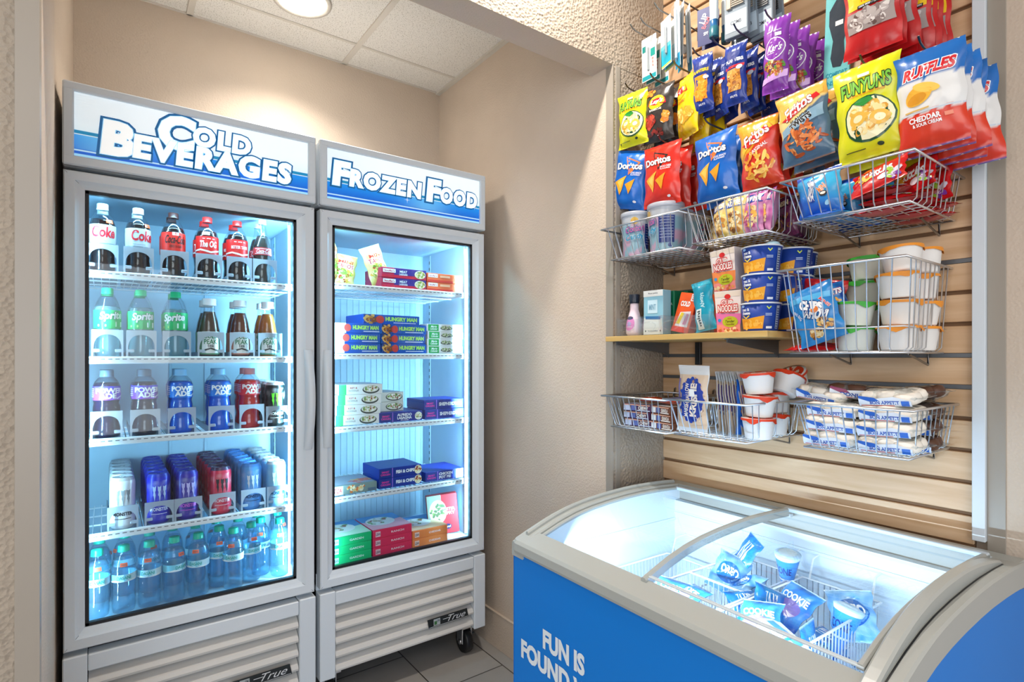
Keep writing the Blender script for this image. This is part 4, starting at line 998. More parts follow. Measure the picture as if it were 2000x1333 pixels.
P = bag('chip_bag', 'chip bag', .118, .178, .04, mott(c('#2b2726'), c('#3a3331'), 3), chip_logo(.02, .18, 1.0) + [T('BARBECUE', .02, .05, .26, .035, c('#e9e3da')), FOOD(-.16, .38, .13, .05, [c('#ee8a2a'), c('#d96f1e')], 14, .05, 3), FOOD(-.14, -.14, .12, .13, [c('#a92a22'), c('#7d2420'), c('#c94a35')], 26, .05, 4), FOOD(.22, -.12, .08, .1, [c('#e98a2a'), c('#d8742a')], 12, .055, 5), FOOD(.0, -.36, .2, .05, [c('#8a2a22'), c('#54201c')], 14, .04, 6)], 4, '#2b2726')
hang(P, 1.165, 2.165, 1.445, 2, .05, 'black barbecue potato chip bag beside the small yellow onion ring bag', 'black barbecue chip bag behind the front black one', 'black chip bags in the queue', yaw=4, roll=2, dy=.01)
P = bag('chip_bag', 'chip bag', .115, .19, .048, mott(c('#f2cd14'), c('#e6b90e'), 2), chip_logo(-.06, .24, 1.0) + [T('CLASSIC', -.02, .06, .22, .04, c('#a3201c')), FOOD(.02, -.2, .2, .14, [c('#f0c24a'), c('#f7dc80'), c('#d9a02c')], 24, .07, 3)], 5, '#e8c314')
hang(P, 1.055, 2.160, 1.45, 3, .054, 'plain yellow potato chip bag turned sideways beneath the toothbrush packs', 'plain yellow potato chip bag behind the first one', 'yellow chip bags in the queue', yaw=-24, roll=3, dy=.012, dz=-.03)
def nut(kind, cols, body, name_col, word='PLANTERS', seed=1, red=True):
    it = [B(-.19, .14, .19, .36, NAVY), T(word, 0, .20, .30, .05, name_col, bold=.05)]
    it += [B(-.17, .08, .17, .12, c('#d8232c'))] if red else []
    it += [B(-.12, -.30, .12, .06 if red else .12, body), FOOD(0, -.14, .12, .16, cols, 40, .035, seed), E(.10, .07, .05, .035, c('#d8dde6')), T('NUTS', 0, -.38, .12, .03, WHT)]
    return bag('nut_bag', 'nut bag', .066, .17, .03, mott(c('#1a3a9a'), NAVY, 3), it, seed, '#16307e', hole=True)
P = nut('nut', [c('#f08a1e'), c('#f6a02c')], c('#f28c1c'), c('#f3c51f'), seed=2, red=False)
hang(P, .993, 2.186, 1.432, 2, .05, 'navy nut bag with orange panel hanging left of the peanut bags', 'navy nut bag with orange panel behind the first', 'orange-panel nut bags', yaw=5, dy=.004)
P = nut('nut', [c('#e0a450'), c('#c9862f'), c('#f0c880'), c('#9a5a22')], c('#c98a3c'), WHT, seed=5)
hang(P, .962, 2.172, 1.475, 2, .05, 'navy nut bag with red band, squeezed right of the orange-panel one', 'navy nut bag with red band further back', 'red-band nut bags', yaw=-22, dy=.01)
hang(P, .885, 2.170, 1.43, 1, .05, 'navy peanut bag with red band, frontmost on its hook', '', '', yaw=4)
hang(P, .872, 2.162, 1.475, 3, .045, 'navy peanut bag directly behind the frontmost red-band one', 'navy peanut bag at the back of its hook', 'peanut bags at the back of the hook', yaw=-12, dy=.004)
MIX_ = [c('#c98b3a'), c('#7c3b1c'), c('#e9d3a0'), c('#4f8a35'), c('#c22b2b'), c('#a35f2a')]
P = bag('trail_mix_bag', 'nut bag', .068, .192, .032, mott(c('#8d3fae'), c('#7a2f9c'), 3), [E(0, .06, .145, .15, WHT), E(0, .06, .133, .138, c('#8a3bab')), T("Kar's", 0, .07, .20, .09, WHT, sh=.3, bold=.03), B(-.09, .0, .09, .008, WHT), T('SWEET & SALTY', 0, .30, .2, .02, WHT), B(.02, .22, .10, .27, WHT), FOOD(0, -.19, .14, .12, MIX_, 60, .028, 6), Q([(-.17, -.30), (.17, -.24), (.17, -.33), (-.17, -.38)], c('#d9a8e8'))], 6, '#8a3fae')
hang(P, .760, 2.178, 1.42, 5, .045, 'purple trail mix bag, frontmost of the five on one hook', 'purple trail mix bag in the queue behind the front one', 'purple trail mix bags', yaw=6, roll=2, dy=.004, dz=-.002)
P = boxp('insole_pack', 'insole pack', .062, .006, .30, c('#78cfd2'), [Q([(-.02, .30), (.05, .28), (.085, .18), (.075, .05), (.05, -.06), (.06, -.2), (.03, -.27), (-.03, -.26), (-.05, -.18), (-.035, -.04), (-.07, .1), (-.07, .22)], c('#2c3a48')), T('COMFORT', 0, -.32, .16, .035, c('#2aa0b8')), T('INSOLES', 0, -.39, .16, .035, c('#2aa0b8')), B(-.02, .08, .04, .12, WHT), T('DR', 0, .36, .1, .05, c('#0e8f7a'))], mat='film')
P.put('teal insole pack with dark sole hanging between purple bags and jerky', (1.50, .648, 1.955), (0, R(2), WALLYAW + R(4)))
P = bag('jerky_bag', 'jerky bag', .122, .225, .02, mott(c('#c4161c'), c('#a81016'), 2), [B(-.23, -.02, .23, .28, c('#f1c313')), T('BEEF JERKY', .02, .12, .34, .05, c('#1d1712'), bold=.03), T('TERIYAKI', .02, .05, .26, .035, c('#d2471c')), B(-.13, -.03, .20, .005, c('#1b1b1d')), T('100% BEEF / 15g PROTEIN', .035, -.012, .30, .022, WHT), B(-.23, -.26, .23, -.05, c('#9c8f8c')), FOOD(0, -.15, .2, .09, [c('#7d6e6c'), c('#b3a8a4'), c('#5b4440'), c('#d8d0cc')], 40, .04, 5)], 7, '#b8141a')
hang(P, .545, 2.222, 1.43, 8, .026, 'large red and yellow beef jerky bag, frontmost at the top right', 'red beef jerky bag in the deep queue behind the front one', 'red jerky bags', yaw=3, roll=-1, dy=.006)
P = onion(.142, .222, .05, 4)
hang(P, .553, 1.972, 1.425, 3, .055, 'large bright yellow onion ring bag between corn twists and ridged chips', 'yellow onion ring bag behind the large front one', 'yellow onion ring bags', yaw=3, roll=-3, dy=.006, dz=-.01)
def ruffle(u, v):
    w_ = .03 * math.sin(u * 14)
    if v > .38 + w_ - .18 * u * 0: return c('#1668b8')
    if v > -.30 + w_: return c('#e2e1df')
    return mix(c('#e2431d'), c('#c8241a'), .5 + .5 * noise.noise(Vector((u * 2, v * 2, 1))))
P = bag('ridged_chip_bag', 'chip bag', .128, .215, .038, ruffle, [B(-.30, -.145, .30, -.13, c('#c9d2dc')), T('RUFFLES', 0, .27, .44, .10, c('#d51f2a'), bold=.05, ol=WHT, ow=.07, sh=.1), E(-.10, .03, .13, .09, c('#eeb13a'), 25), E(-.02, .09, .12, .05, c('#f6c75a'), -20), E(-.12, .0, .09, .05, c('#d99324'), 15), B(-.22, -.12, .0, -.105, c('#d9b060')), T('CHEDDAR', -.04, -.21, .27, .05, WHT, bold=.04), T('& SOUR CREAM', -.03, -.265, .25, .032, WHT, bold=.03), B(.13, -.24, .2, -.2, c('#e98a70'))], 8, '#2a66ae')
hang(P, .430, 1.952, 1.425, 5, .040, 'blue, white and red ridged cheddar chip bag, frontmost at the right edge', 'ridged cheddar chip bag in the queue behind the front one', 'ridged chip bags', yaw=4, roll=-2, dy=.004, dz=-.004)
TW = [c('#c9622a'), c('#a94a1e'), c('#de8240')]
P = bag('corn_twist_bag', 'chip bag', .128, .188, .045, lambda u, v: c('#e9b04a') if v > .62 - .25 * (u + 1) * .0 else (c('#f2d28a') if v > .02 + .42 * u + .18 else c('#4a6a86')), [Q([(-.30, .12), (.30, .34), (.30, .42), (-.30, .36)], c('#eeb955')), Q([(-.27, .13), (.22, .36), (.26, .30), (-.15, .09)], c('#cf2026')), T('Fritos', -.03, .245, .40, .15, WHT, rot=22, sh=.2, bold=.03, ol=c('#8f1218'), ow=.03), Q([(-.30, .0), (.3, .2), (.3, .04), (-.3, -.1)], c('#86a9c0')), T('FLAVOR', .0, .09, .26, .05, c('#2b2b2f'), rot=18), T('TWISTS', .0, .035, .32, .07, c('#1f2023'), rot=18, bold=.05, ol=c('#dfe6ea')), FOOD(.02, -.22, .26, .2, TW, 46, .06, 5, 'stick'), FOOD(.0, -.2, .24, .18, [c('#e39a5a')], 18, .03, 6, 'stick')], 9, '#9a6a4a')
hang(P, .702, 1.968, 1.425, 3, .05, 'slate and gold corn twist bag beside the large yellow onion ring bag', 'corn twist bag behind the front slate one', 'corn twist bags', yaw=2, roll=-5, dy=.01, dz=-.006)
P = bag('corn_chip_bag', 'chip bag', .112, .185, .045, lambda u, v: c('#f0a52a') if v > .25 + .5 * u else mott(c('#c9201e'), c('#d94a1e'), 2)(u, v), [Q([(-.30, .02), (.05, .34), (.30, .40), (.30, .34), (-.02, .2), (-.26, -.06)], c('#f4ba3a')), Q([(-.25, .14), (.20, .38), (.25, .30), (-.12, .08)], c('#cf2026')), T('Fritos', -.02, .245, .40, .15, WHT, rot=24, sh=.2, bold=.03, ol=c('#8f1218'), ow=.03), B(-.07, .12, .05, .16, WHT), T('ORIGINAL', .03, .04, .30, .05, WHT, rot=22), FOOD(.0, -.2, .22, .19, [c('#f0b040'), c('#e8962c'), c('#f8cc68')], 34, .07, 6, 'stick')], 10, '#b8321e')
hang(P, .820, 1.935, 1.432, 3, .045, 'orange and red original corn chip bag above the middle basket', 'orange corn chip bag behind the front one', 'orange corn chip bags', yaw=6, roll=-3, dy=.006, dz=-.008)
def nacho(base1, base2, tri, word2, col2, seed, crimp):
    return bag('tortilla_chip_bag', 'chip bag', .142, .195, .047, mott(c(base1), c(base2), 2, seed), [Q([(-.10, .38), (.20, .28), (.0, .06)], c(tri)), Q([(-.07, .345), (.155, .27), (.0, .10)], c(base1)), T('Doritos', -.02, .215, .50, .105, WHT, bold=.04, ol=c('#1a1a1e'), ow=.03), T(word2, .14, .10, .2, .03, WHT), T('FLAVORED', .14, .065, .18, .02, WHT),
        Q([(-.25, -.06), (-.02, .05), (-.12, -.28)], c('#f2a62c')), Q([(-.03, -.10), (.16, .0), (.06, -.26)], c('#eb9a24')), Q([(-.2, -.06), (-.06, .0), (-.12, -.18)], c('#f9bf55')), E(.2, -.38, .03, .02, c('#e8e8ee'))], seed, crimp)
PD1 = nacho('#0f6cc8', '#0c56b0', '#e8793a', 'COOL RANCH', None, 11, '#1a63b4'); PD2 = nacho('#e0301c', '#c8241a', '#1d1a1c', 'NACHO CHEESE', None, 12, '#b8241c')
hang(PD1, 1.262, 1.985, 1.445, 2, .07, 'blue tortilla chip bag twisted sideways against the partition corner', 'blue tortilla chip bag behind the twisted corner one', 'blue corner chip bags', yaw=16, roll=12, dz=-.03, dy=.0)
hang(PD2, 1.142, 1.966, 1.432, 3, .055, 'red nacho tortilla chip bag, front of its hook above the candy floss tubs', 'red tortilla chip bag behind the front one', 'red tortilla chip bags', yaw=3, roll=1, dy=.006, dz=-.006)
hang(PD1, .952, 1.940, 1.432, 3, .05, 'blue tortilla chip bag in the centre, left of the orange corn chips', 'blue tortilla chip bag behind the central one', 'blue tortilla chip bags', yaw=-2, roll=-2, dy=.006, dz=-.008)
def cardp(kind, cat, w, h, base, items, blister=None):
    m = MB(); m.box(-w / 2, w / 2, -.0006, .0006, -h, 0, base, b=.0004)
    deco(m, lambda x, y, o: (x, -.0006 - o, y - h / 2), items, h)
    pr = Proto(kind, cat, None, [('backing_card', m.mesh('backing_card', ['card']))])
    if blister:
        x0, x1, y0, y1, dd, col = blister; b = MB().box(x0, x1, -dd, -.0012, y0 - h / 2, y1 - h / 2, b=.006)
        t = MB().box((x0 + x1) / 2 - .004, (x0 + x1) / 2 + .004, -dd * .6, -.002, y0 - h / 2 + .01, y1 - h / 2 - .012, col, b=.002)
        pr.parts += [('tool', t.mesh('tool', ['canmetal'])), ('blister', b.mesh('blister', ['acrylic']))]
    return pr
TEAL = c('#17909a')
P = cardp('tweezer_card', 'tweezer card', .062, .145, c('#e9ece9'), [B(-.20, -.48, .20, -.38, TEAL), B(-.19, .18, -.09, .32, c('#0d7a74')), B(.05, .02, .18, .2, c('#128a80')), T('TWEEZER', .11, -.12, .05, .2, c('#c25a4a'))], (-.014, .010, -.05, .05, .008, c('#9aa0a4')))
hang(P, 1.236, 2.37, 1.48, 3, .03, 'white and teal tweezer card, front of its hook near the ceiling corner', 'tweezer card behind the front one', 'tweezer cards', yaw=0)
P = cardp('nail_file_card', 'nail file card', .055, .155, c('#eef1f0'), [B(-.17, -.48, .17, -.1, c('#14a0b8')), B(-.17, -.48, .17, -.45, c('#cfe04a')), B(-.17, -.12, .17, -.04, c('#5fc0cc'))], (-.008, .018, -.05, .06, .012, c('#8f959a')))
hang(P, 1.152, 2.385, 1.462, 2, .03, 'white card with teal lower half holding a nail file', 'nail file card behind the front one', 'nail file cards', yaw=-18)
P = cardp('toothbrush_pack', 'toothbrush pack', .036, .215, c('#dfe5e8'), [B(-.08, -.5, .08, -.3, c('#1a8fb8')), B(-.08, -.3, -.03, .2, c('#b8c4ca'))], (-.013, .013, -.09, .09, .016, c('#c9d6dc')))
hang(P, 1.10, 2.415, 1.45, 3, .03, 'tall narrow blister pack with blue foot, leftmost long item at the top', 'long blister pack behind the front one', 'long blister packs', yaw=-30)
P = cardp('lip_balm_card', 'lip balm card', .052, .11, c('#1c2560'), [T('LIP', -.05, .22, .25, .16, WHT, rot=60), T('BALM', .0, .08, .3, .12, c('#e05a6a'), rot=60), T('SPF', .0, -.2, .12, .08, WHT)])
hang(P, .995, 2.335, 1.45, 2, .03, 'small navy card on the top hook beside the blue tubes', 'navy card behind the front one', 'navy cards', yaw=14)
tb = MB().lathe([(.004, .0), (.013, .0), (.0135, .003), (.0135, .03), (.011, .032), (.012, .05), (.013, .12), (.012, .125), (.003, .126)], 20, [c('#2a6a78')] * 3 + [c('#1f5d8f')] * 2 + [c('#e3ecef')] * 3)
P = Proto('lotion_tube', 'tube', tb.mesh('lotion_tube', ['plastic']))
for i, (x, y, z) in enumerate(((1.45, .965, 2.232), (1.487, .950, 2.222), (1.525, .94, 2.214))): P.put(('blue and white travel tube, nearest of three hanging beside the combs', 'blue travel tube, middle of the three beside the combs', 'blue travel tube deepest in, beside the combs')[i], (x, y, z), (0, 0, WALLYAW))
def comb_pack(col, seed):
    m = MB(); rg = random.Random(seed)
    m.box(-.034, .034, -.004, .004, -.24, 0, c('#7d8994'), b=.002); 
    deco(m, lambda x, y, o: (x, -.004 - o, y), [B(-.03, -.225, .03, -.17, c('#b9cbd8')), T('COMB', 0, -.2, .03, .01, c('#223'))], 1)
    p = [('header_card', m.mesh('header_card', ['card']))]
    t = MB(); t.box(-.026, -.012, -.010, -.0045, -.16, -.01, col, b=.002)
    for k in range(24): t.box(-.012, .022, -.009, -.0055, -.155 + k * .006, -.1525 + k * .006, col)
    p.append(('comb', t.mesh('comb', ['plastic'])))
    b = MB().box(-.032, .032, -.016, -.0042, -.165, -.004, b=.005); p.append(('blister', b.mesh('blister', ['acrylic'])))
    return Proto('comb_pack', 'comb pack', None, p)
hang(comb_pack(c('#b9a58c'), 1), .897, 2.445, 1.45, 4, .02, 'grey comb pack with blue foot card, front of the comb hook', 'comb pack behind the front pale one', 'pale comb packs', yaw=10)
hang(comb_pack(c('#2a2724'), 2), .850, 2.435, 1.50, 3, .024, 'black comb pack hanging above the purple trail mix bags', 'black comb pack behind the front black one', 'black comb packs', yaw=0, dy=.0)

# ------------------------------------------------------------------ wire baskets on the slatwall
def slat_basket(Ya, Yb, Xf, zr, zb, label, inset=.03, nf=11):
    """Ya > Yb; rim at zr, floor at zb"""
    m = MB(); X0, X1 = Xf, XS - .012; fx, fa, fb_ = Xf + inset, Ya - .018, Yb + .018
    r = empty('slatwall_basket', ((X0 + X1) / 2, (Ya + Yb) / 2, zb), label, 'basket', 'chrome wire baskets on the slatwall')
    ox, oy, oz = (X0 + X1) / 2, (Ya + Yb) / 2, zb
    def q(p): return (p[0] - ox, p[1] - oy, p[2] - oz)
    rim = [(X0, Ya, zr), (X0, Yb, zr), (X1, Yb, zr), (X1, Ya, zr)]
    ob('rim', MB().tube([q(p) for p in rim], .0032, 8, closed=True).mesh('rim', ['chrome']), r)
    g = MB(); W_ = .0015
    for i in range(1, nf):
        t = i / nf; y = Ya + (Yb - Ya) * t; yb_ = fa + (fb_ - fa) * t
        g.tube([q(p) for p in ((X0, y, zr), (fx - .004, yb_, zb + .012), (fx + .006, yb_, zb), (X1 - .006, yb_, zb), (X1, yb_, zb + .01), (X1, y, zr))], W_, 5)
    ns = 10
    for i in range(1, ns):
        t = i / ns; x = X0 + (X1 - X0) * t; xb = fx + (X1 - fx) * t
        g.tube([q(p) for p in ((x, Ya, zr), (xb, fa + .004, zb + .012), (xb, fa - .006, zb + .0025), (xb, fb_ + .006, zb + .0025), (xb, fb_ - .004, zb + .012), (x, Yb, zr))], W_, 5)
    if zr - zb > .15:
        zm = zb + (zr - zb) * .28; k = .72; g.tube([q(p) for p in ((X0 + inset * k, Ya - .013, zm), (X0 + inset * k, Yb + .013, zm), (X1, Yb + .013, zm), (X1, Ya - .013, zm))], .002, 5, closed=True)
    ob('wire_mesh', g.mesh('wire_mesh', ['chrome']), r)
    ob('base_rim', MB().tube([q(p) for p in ((fx, fa, zb), (fx, fb_, zb), (X1, fb_, zb), (X1, fa, zb))], .0026, 6, closed=True).mesh('base_rim', ['chrome']), r)
    for y in (Ya - .05, Yb + .05):
        h = MB().tube([q(p) for p in ((X1, y, zr - .012), (X1 + .006, y, zr + .014), (X1 + .012, y, zr + .016))], .003, 6).tube([q(p) for p in ((X1 - .12, y, zb - .004), (X1 + .004, y, zb - .03), (X1 + .004, y, zb + .01), (X1 + .002, y, zr - .012))], .0028, 6)
        ob('hanger', h.mesh('hanger', ['darkwire']), r)
slat_basket(1.316, 1.008, 1.338, 1.712, 1.612, 'chrome basket holding the candy floss tubs, upper left of the slatwall')
slat_basket(1.000, .742, 1.338, 1.714, 1.614, 'chrome basket of small cookie bags below the blue and orange chips')
slat_basket(.706, .427, 1.338, 1.716, 1.618, 'chrome basket with blue cookie and red fruit snack packs, upper right')
slat_basket(.728, .450, 1.365, 1.503, 1.298, 'deep chrome basket of white noodle cups, right of the yellow shelf')
slat_basket(1.316, 1.058, 1.338, 1.158, 1.055, 'chrome basket of granola bar boxes at the lower left of the slatwall')
slat_basket(1.062, .798, 1.338, 1.162, 1.058, 'chrome basket of crispy rice packs and red-lidded cups, lower row')
slat_basket(.694, .438, 1.365, 1.174, 1.066, 'chrome basket of powdered donut packs, lower right of the slatwall')

# candy floss tubs
def tub(r, h, seed):
    pr = [(r * .84, 0), (r * .86, .004), (r * .98, h - .012), (r * .985, h - .008)]
    m = MB()
    def C_(u, v):
        n_ = noise.noise(Vector((u * 6, v * 4, seed)))
        return mix(c('#b4e4f4'), c('#fbd0ea'), 1 if n_ > .05 else 0) if v < .75 else c('#eef4fa')
    rr = lambda z: r * (.855 + .13 * z / h)
    m.grid(32, 14, lambda u, v: (rr(v * (h - .008)) * math.sin(2 * PI * u), -rr(v * (h - .008)) * math.cos(2 * PI * u), v * (h - .008)), C_)
    m.add([((r * .855) * math.sin(2 * PI * i / 24), -(r * .855) * math.cos(2 * PI * i / 24), 0) for i in range(24)], [tuple(range(24))], c('#e8eef5'))
    P_ = cylP([(r * .855, 0), (r * .985, h)], h * .5)
    it = [B(.012, -.05, .062, .035, c('#27459c'))] + [B(.016, .028 - k * .009, .058, .030 - k * .009, c('#c9d6f0')) for k in range(8)] + [E(.048, -.058, .007, .007, c('#1d3a8f')), T('Cotton', -.03, .018, .07, .020, c('#f284c4'), rot=8, sh=.2, bold=.04, ol=c('#2a7fc0')), T('Candy', -.03, -.012, .07, .022, c('#3fb6dc'), rot=8, sh=.2, bold=.04, ol=c('#f4fbff')), E(-.03, .045, .014, .012, c('#f2c23a'))]
    deco(m, P_, it, 1, 0, .0008, .0002, .008)
    l = MB().lathe([(r * 1.0, h - .016), (r * 1.04, h - .014), (r * 1.045, h - .004), (r * 1.02, h), (r * .9, h), (r * .86, h - .005), (.001, h - .004)], 32, c('#e3e9f2'))
    return Proto('candy_floss_tub', 'tub', None, [('tub', m.mesh('tub', ['frost'])), ('lid', l.mesh('lid', ['frost']))])
P = tub(.058, .158, 1)
P.put('candy floss tub with blue panel, tallest in front in the upper left basket', (1.462, 1.148, 1.620), (0, 0, WALLYAW + .0))
P.put('candy floss tub next to the partition wall, left of the other tub', (1.450, 1.245 + .02, 1.620), (0, 0, WALLYAW + 1.2), scale=(.84, .84, .96))
P.put('candy floss tub half hidden at the back of the tub basket', (1.585, 1.15, 1.620), (0, 0, WALLYAW + 2.5))
# small snack bags
CK = [c('#c98a3c'), c('#e9c070'), c('#7a4a1e'), c('#f2e0b0')]
def snack(name, w, h, c1, c2, band, word, wc, seed, cols=CK):
    return bag(name, 'snack bag', w, h, .035, lambda u, v: mott(c(c1), c(c2), 3, seed)(u, v), [B(-.4 * w / h, .22, .4 * w / h, .42, c(band)), T(word, 0, .31, .62 * w / h, .12, c(wc), bold=.04), FOOD(0, -.12, .32 * w / h, .24, cols, 40, .06, seed)], seed, band)
Pn = snack('cookie_bag', .075, .12, '#d8b21c', '#f0e0b0', '#1f4fa8', 'NUTTER', '#f4f4f0', 21); Pm = snack('cookie_bag', .072, .12, '#b84a9a', '#e8a8cc', '#1f3fa0', 'MINI', '#f4f4f0', 22, [c('#e9b050'), c('#f2d8a0'), c('#a8387a')])
for P_, Y, X, yaw, roll, l in ((Pn, .968, 1.50, -26, 12, 'yellow and blue cookie bag leaning at the left of its basket'), (Pn, .930, 1.440, -20, -8, 'yellow and blue cookie bag, second from the left in the basket'), (Pn, .880, 1.43, 5, -4, 'yellow and blue cookie bag with crinkled top in the basket centre'), (Pm, .818, 1.43, -8, 4, 'pink and blue cookie bag standing beside the yellow ones'),
                           (Pm, .772, 1.43, -50, 10, 'pink cookie bag turned edgeways at the right end of its basket')):
    P_.put(l, (X, Y, 1.738), (R(-6), R(roll), WALLYAW + R(yaw)))
Pp = snack('cookie_bag', .07, .115, '#5a1f4a', '#8a3a6a', '#2a1a3a', 'RAISIN', '#e8d8b0', 23, [c('#c98a3c'), c('#7a2a5a'), c('#3a1a2a')])
for i in range(4): Pp.put('dark purple snack bag at the back of the cookie basket', (1.51 + .035 * i, .782 + .006 * i, 1.730), (R(4), R(-4 + 3 * i), WALLYAW + R(-25)), 'dark purple snack bags')
for i in range(3): Pn.put('yellow cookie bag behind the front cookie bags', (1.56 + .03 * i, .95 - .05 * i, 1.730), (0, 0, WALLYAW + R(10 * i)), 'yellow cookie bags at the back')
# blue cookie packs and fruit snacks
def ore(u, v): return mix(c('#1458c0'), c('#3fb8e8'), max(0, min(1, .5 + v * .8 + u * .4))) if v < .8 else c('#1a4fb8')
P = bag('mini_cookie_bag', 'cookie bag', .108, .118, .04, ore, [T('OREO', -.10, .04, .12, .40, WHT, bold=.05, ol=c('#1a3a9a')), T('MINI', .12, .05, .16, .14, c('#f08a3a'), rot=35, ol=WHT), E(.16, -.08, .08, .06, c('#2a2320')), E(.16, -.07, .06, .03, c('#f4f1ea')), E(.2, -.3, .05, .05, c('#9fd4f0'))], 31, '#1a4fb8')
P.parts = []
P.put('bright blue mini cookie bag facing out of the upper right basket', (1.42, .655, 1.745), (R(-8), R(-8), WALLYAW))
for i, (x, y, yaw) in enumerate(((1.47, .61, -20), (1.52, .60, 15), (1.57, .64, -10), (1.55, .56, 30))): P.put('blue mini cookie bag behind the bright front one', (x, y, 1.725), (R(5), R(6 - 5 * i), WALLYAW + R(yaw)), 'blue cookie bags at the back', (.85, 1, .88))
def red_(seed): return bag('fruit_snack_pouch', 'fruit snack', .12, .085, .022, mott(c('#d8181c'), c('#b81018'), 3, seed), [T('Skittles', .05, .05, .75, .28, WHT, rot=6, sh=.2, bold=.04), FOOD(-.35, .1, .25, .3, [c('#f2b02c'), c('#f0d060'), c('#7a3a9a'), c('#e05a20')], 16, .10, seed), FOOD(.45, -.2, .2, .2, [c('#7a3a9a'), c('#d8d0e0'), c('#9ac83a')], 12, .09, seed + 1), E(.2, -.25, .12, .1, c('#e8e0e8'))], seed, '#c8161c')
Pr1 = red_(41); Pr2 = red_(42)
stk = [(1.44, .520, 1.634, 0), (1.45, .515, 1.656, 8), (1.45, .520, 1.678, -6), (1.53, .500, 1.634, 10), (1.53, .497, 1.657, -8), (1.535, .50, 1.679, 4), (1.60, .49, 1.634, -5), (1.60, .49, 1.657, 6)]
for i, (x, y, z, a) in enumerate(stk): (Pr1, Pr2)[i % 2].put('red fruit snack pouch lying in the pile in the upper right basket', (x + .05, y, z), (R(-80), 0, WALLYAW + R(a)), 'red fruit snack pouches lying flat')
Pr1.put('red fruit snack pouch with yellow fruit, tilted on top of the pile', (1.425, .520, 1.725), (R(-38), R(-14), WALLYAW + R(-4)))
Pr2.put('red fruit snack pouch propped against the right end of its basket', (1.50, .475, 1.735), (R(-20), R(-10), WALLYAW + R(-25)))
Pr1.put('red fruit snack pouch upright behind the tilted ones', (1.57, .475, 1.725), (R(-12), R(-6), WALLYAW + R(-18)))
for i in range(3): P.put('blue cookie bag lying on the basket floor', (1.45 + .07 * i, .62 - .01 * i, 1.632 + .002 * i), (R(-84), 0, WALLYAW + R(12 * i)), 'blue cookie bags on the basket floor', (.9, .5, .8))
# ------------------------------------------------------------------ yellow shelf and what stands on it
SZ = 1.3565
sh = MB().box(1.36, XS - .004, .752, 1.319, 1.339, 1.3555, b=.001)
tag(ob('wall_shelf', sh.mesh('wall_shelf', ['pine'])), 'yellow pine shelf board across the left half of the slatwall', 'shelf')
for Y, l in ((1.295, 'grey steel bracket under the left end of the yellow shelf'), (.885, 'grey steel bracket under the right half of the yellow shelf')):
    m = MB(); v = []
    for y in (Y - .0015, Y + .0015): v += [(1.39, y, 1.339), (1.39, y, 1.328), (1.64, y, 1.30), (1.664, y, 1.285), (1.664, y, 1.339)]
    m.add(v, [(0, 1, 2, 3, 4), (9, 8, 7, 6, 5)] + [(i, (i + 1) % 5, (i + 1) % 5 + 5, i + 5) for i in range(5)])
    m.box(1.39, 1.66, Y - .008, Y + .008, 1.3365, 1.339)
    tag(ob('shelf_bracket', m.mesh('shelf_bracket', ['steel'])), l, 'bracket')
tag(ob('upright_channel', MB().box(1.652, XS - .001, 1.155, 1.175, 1.26, 1.338, b=.001).box(1.650, 1.653, 1.161, 1.169, 1.27, 1.33).mesh('upright_channel', ['black'])), 'short black upright channel on the slatwall below the shelf', 'shelf hardware')
# clear bins
def bin_(Y, w, X0, X1, h, label):
    m = MB(); t = .002
    m.box(X0, X1, Y - w / 2, Y + w / 2, SZ, SZ + t).box(X0, X0 + t, Y - w / 2, Y + w / 2, SZ, SZ + h * .62).box(X1 - t, X1, Y - w / 2, Y + w / 2, SZ, SZ + h).box(X0, X1, Y - w / 2, Y - w / 2 + t, SZ, SZ + h * .7).box(X0, X1, Y + w / 2 - t, Y + w / 2, SZ, SZ + h * .7)
    m.tube([(X0 - .001, Y + w * .34 * math.cos(a), SZ + h * .32 + h * .16 * math.sin(a)) for a in [2 * PI * k / 20 for k in range(20)]], .0016, 5, closed=True)
    tag(ob('acrylic_bin', m.mesh('acrylic_bin', ['acrylic'])), label, 'bin', 'clear bins on the yellow shelf')
bin_(1.262, .093, 1.405, 1.60, .09, 'clear bin holding the nail polish remover bottles'); bin_(1.172, .082, 1.405, 1.60, .09, 'clear bin holding the blue and white oral care box')
bin_(1.085, .082, 1.405, 1.60, .09, 'clear bin holding the orange box'); bin_(.995, .088, 1.405, 1.60, .09, 'clear bin holding the teal pouch')
pr = smooth_prof([(.022, 0), (.027, .006), (.0275, .025), (.024, .05), (.0175, .075), (.0145, .088), (.014, .108)])
m = MB().lathe(pr, 24, c('#f1dbe6')); deco(m, cylP(pr, .04), [E(0, .0, .019, .024, c('#e582c4')), E(0, .018, .014, .006, c('#4a4a6a')), E(0, -.002, .008, .008, c('#b9a8d8')), T('POLISH', 0, -.012, .02, .004, WHT)], 1, 0, .0006)
k = MB().lathe([(.0165, .108), (.0165, .112), (.0185, .136), (.0175, .138)], 24, c('#1c2536'))
P = Proto('polish_remover_bottle', 'bottle', None, [('bottle_body', m.mesh('bottle_body', ['plastic'])), ('cap', k.mesh('cap', ['plastic']))])
P.put('pink nail polish remover bottle with black cap, front one in its clear bin', (1.440, 1.262, SZ + .003), (0, 0, WALLYAW))
P.put('pink polish remover bottle behind the other one', (1.500, 1.245, SZ + .003), (0, 0, WALLYAW))
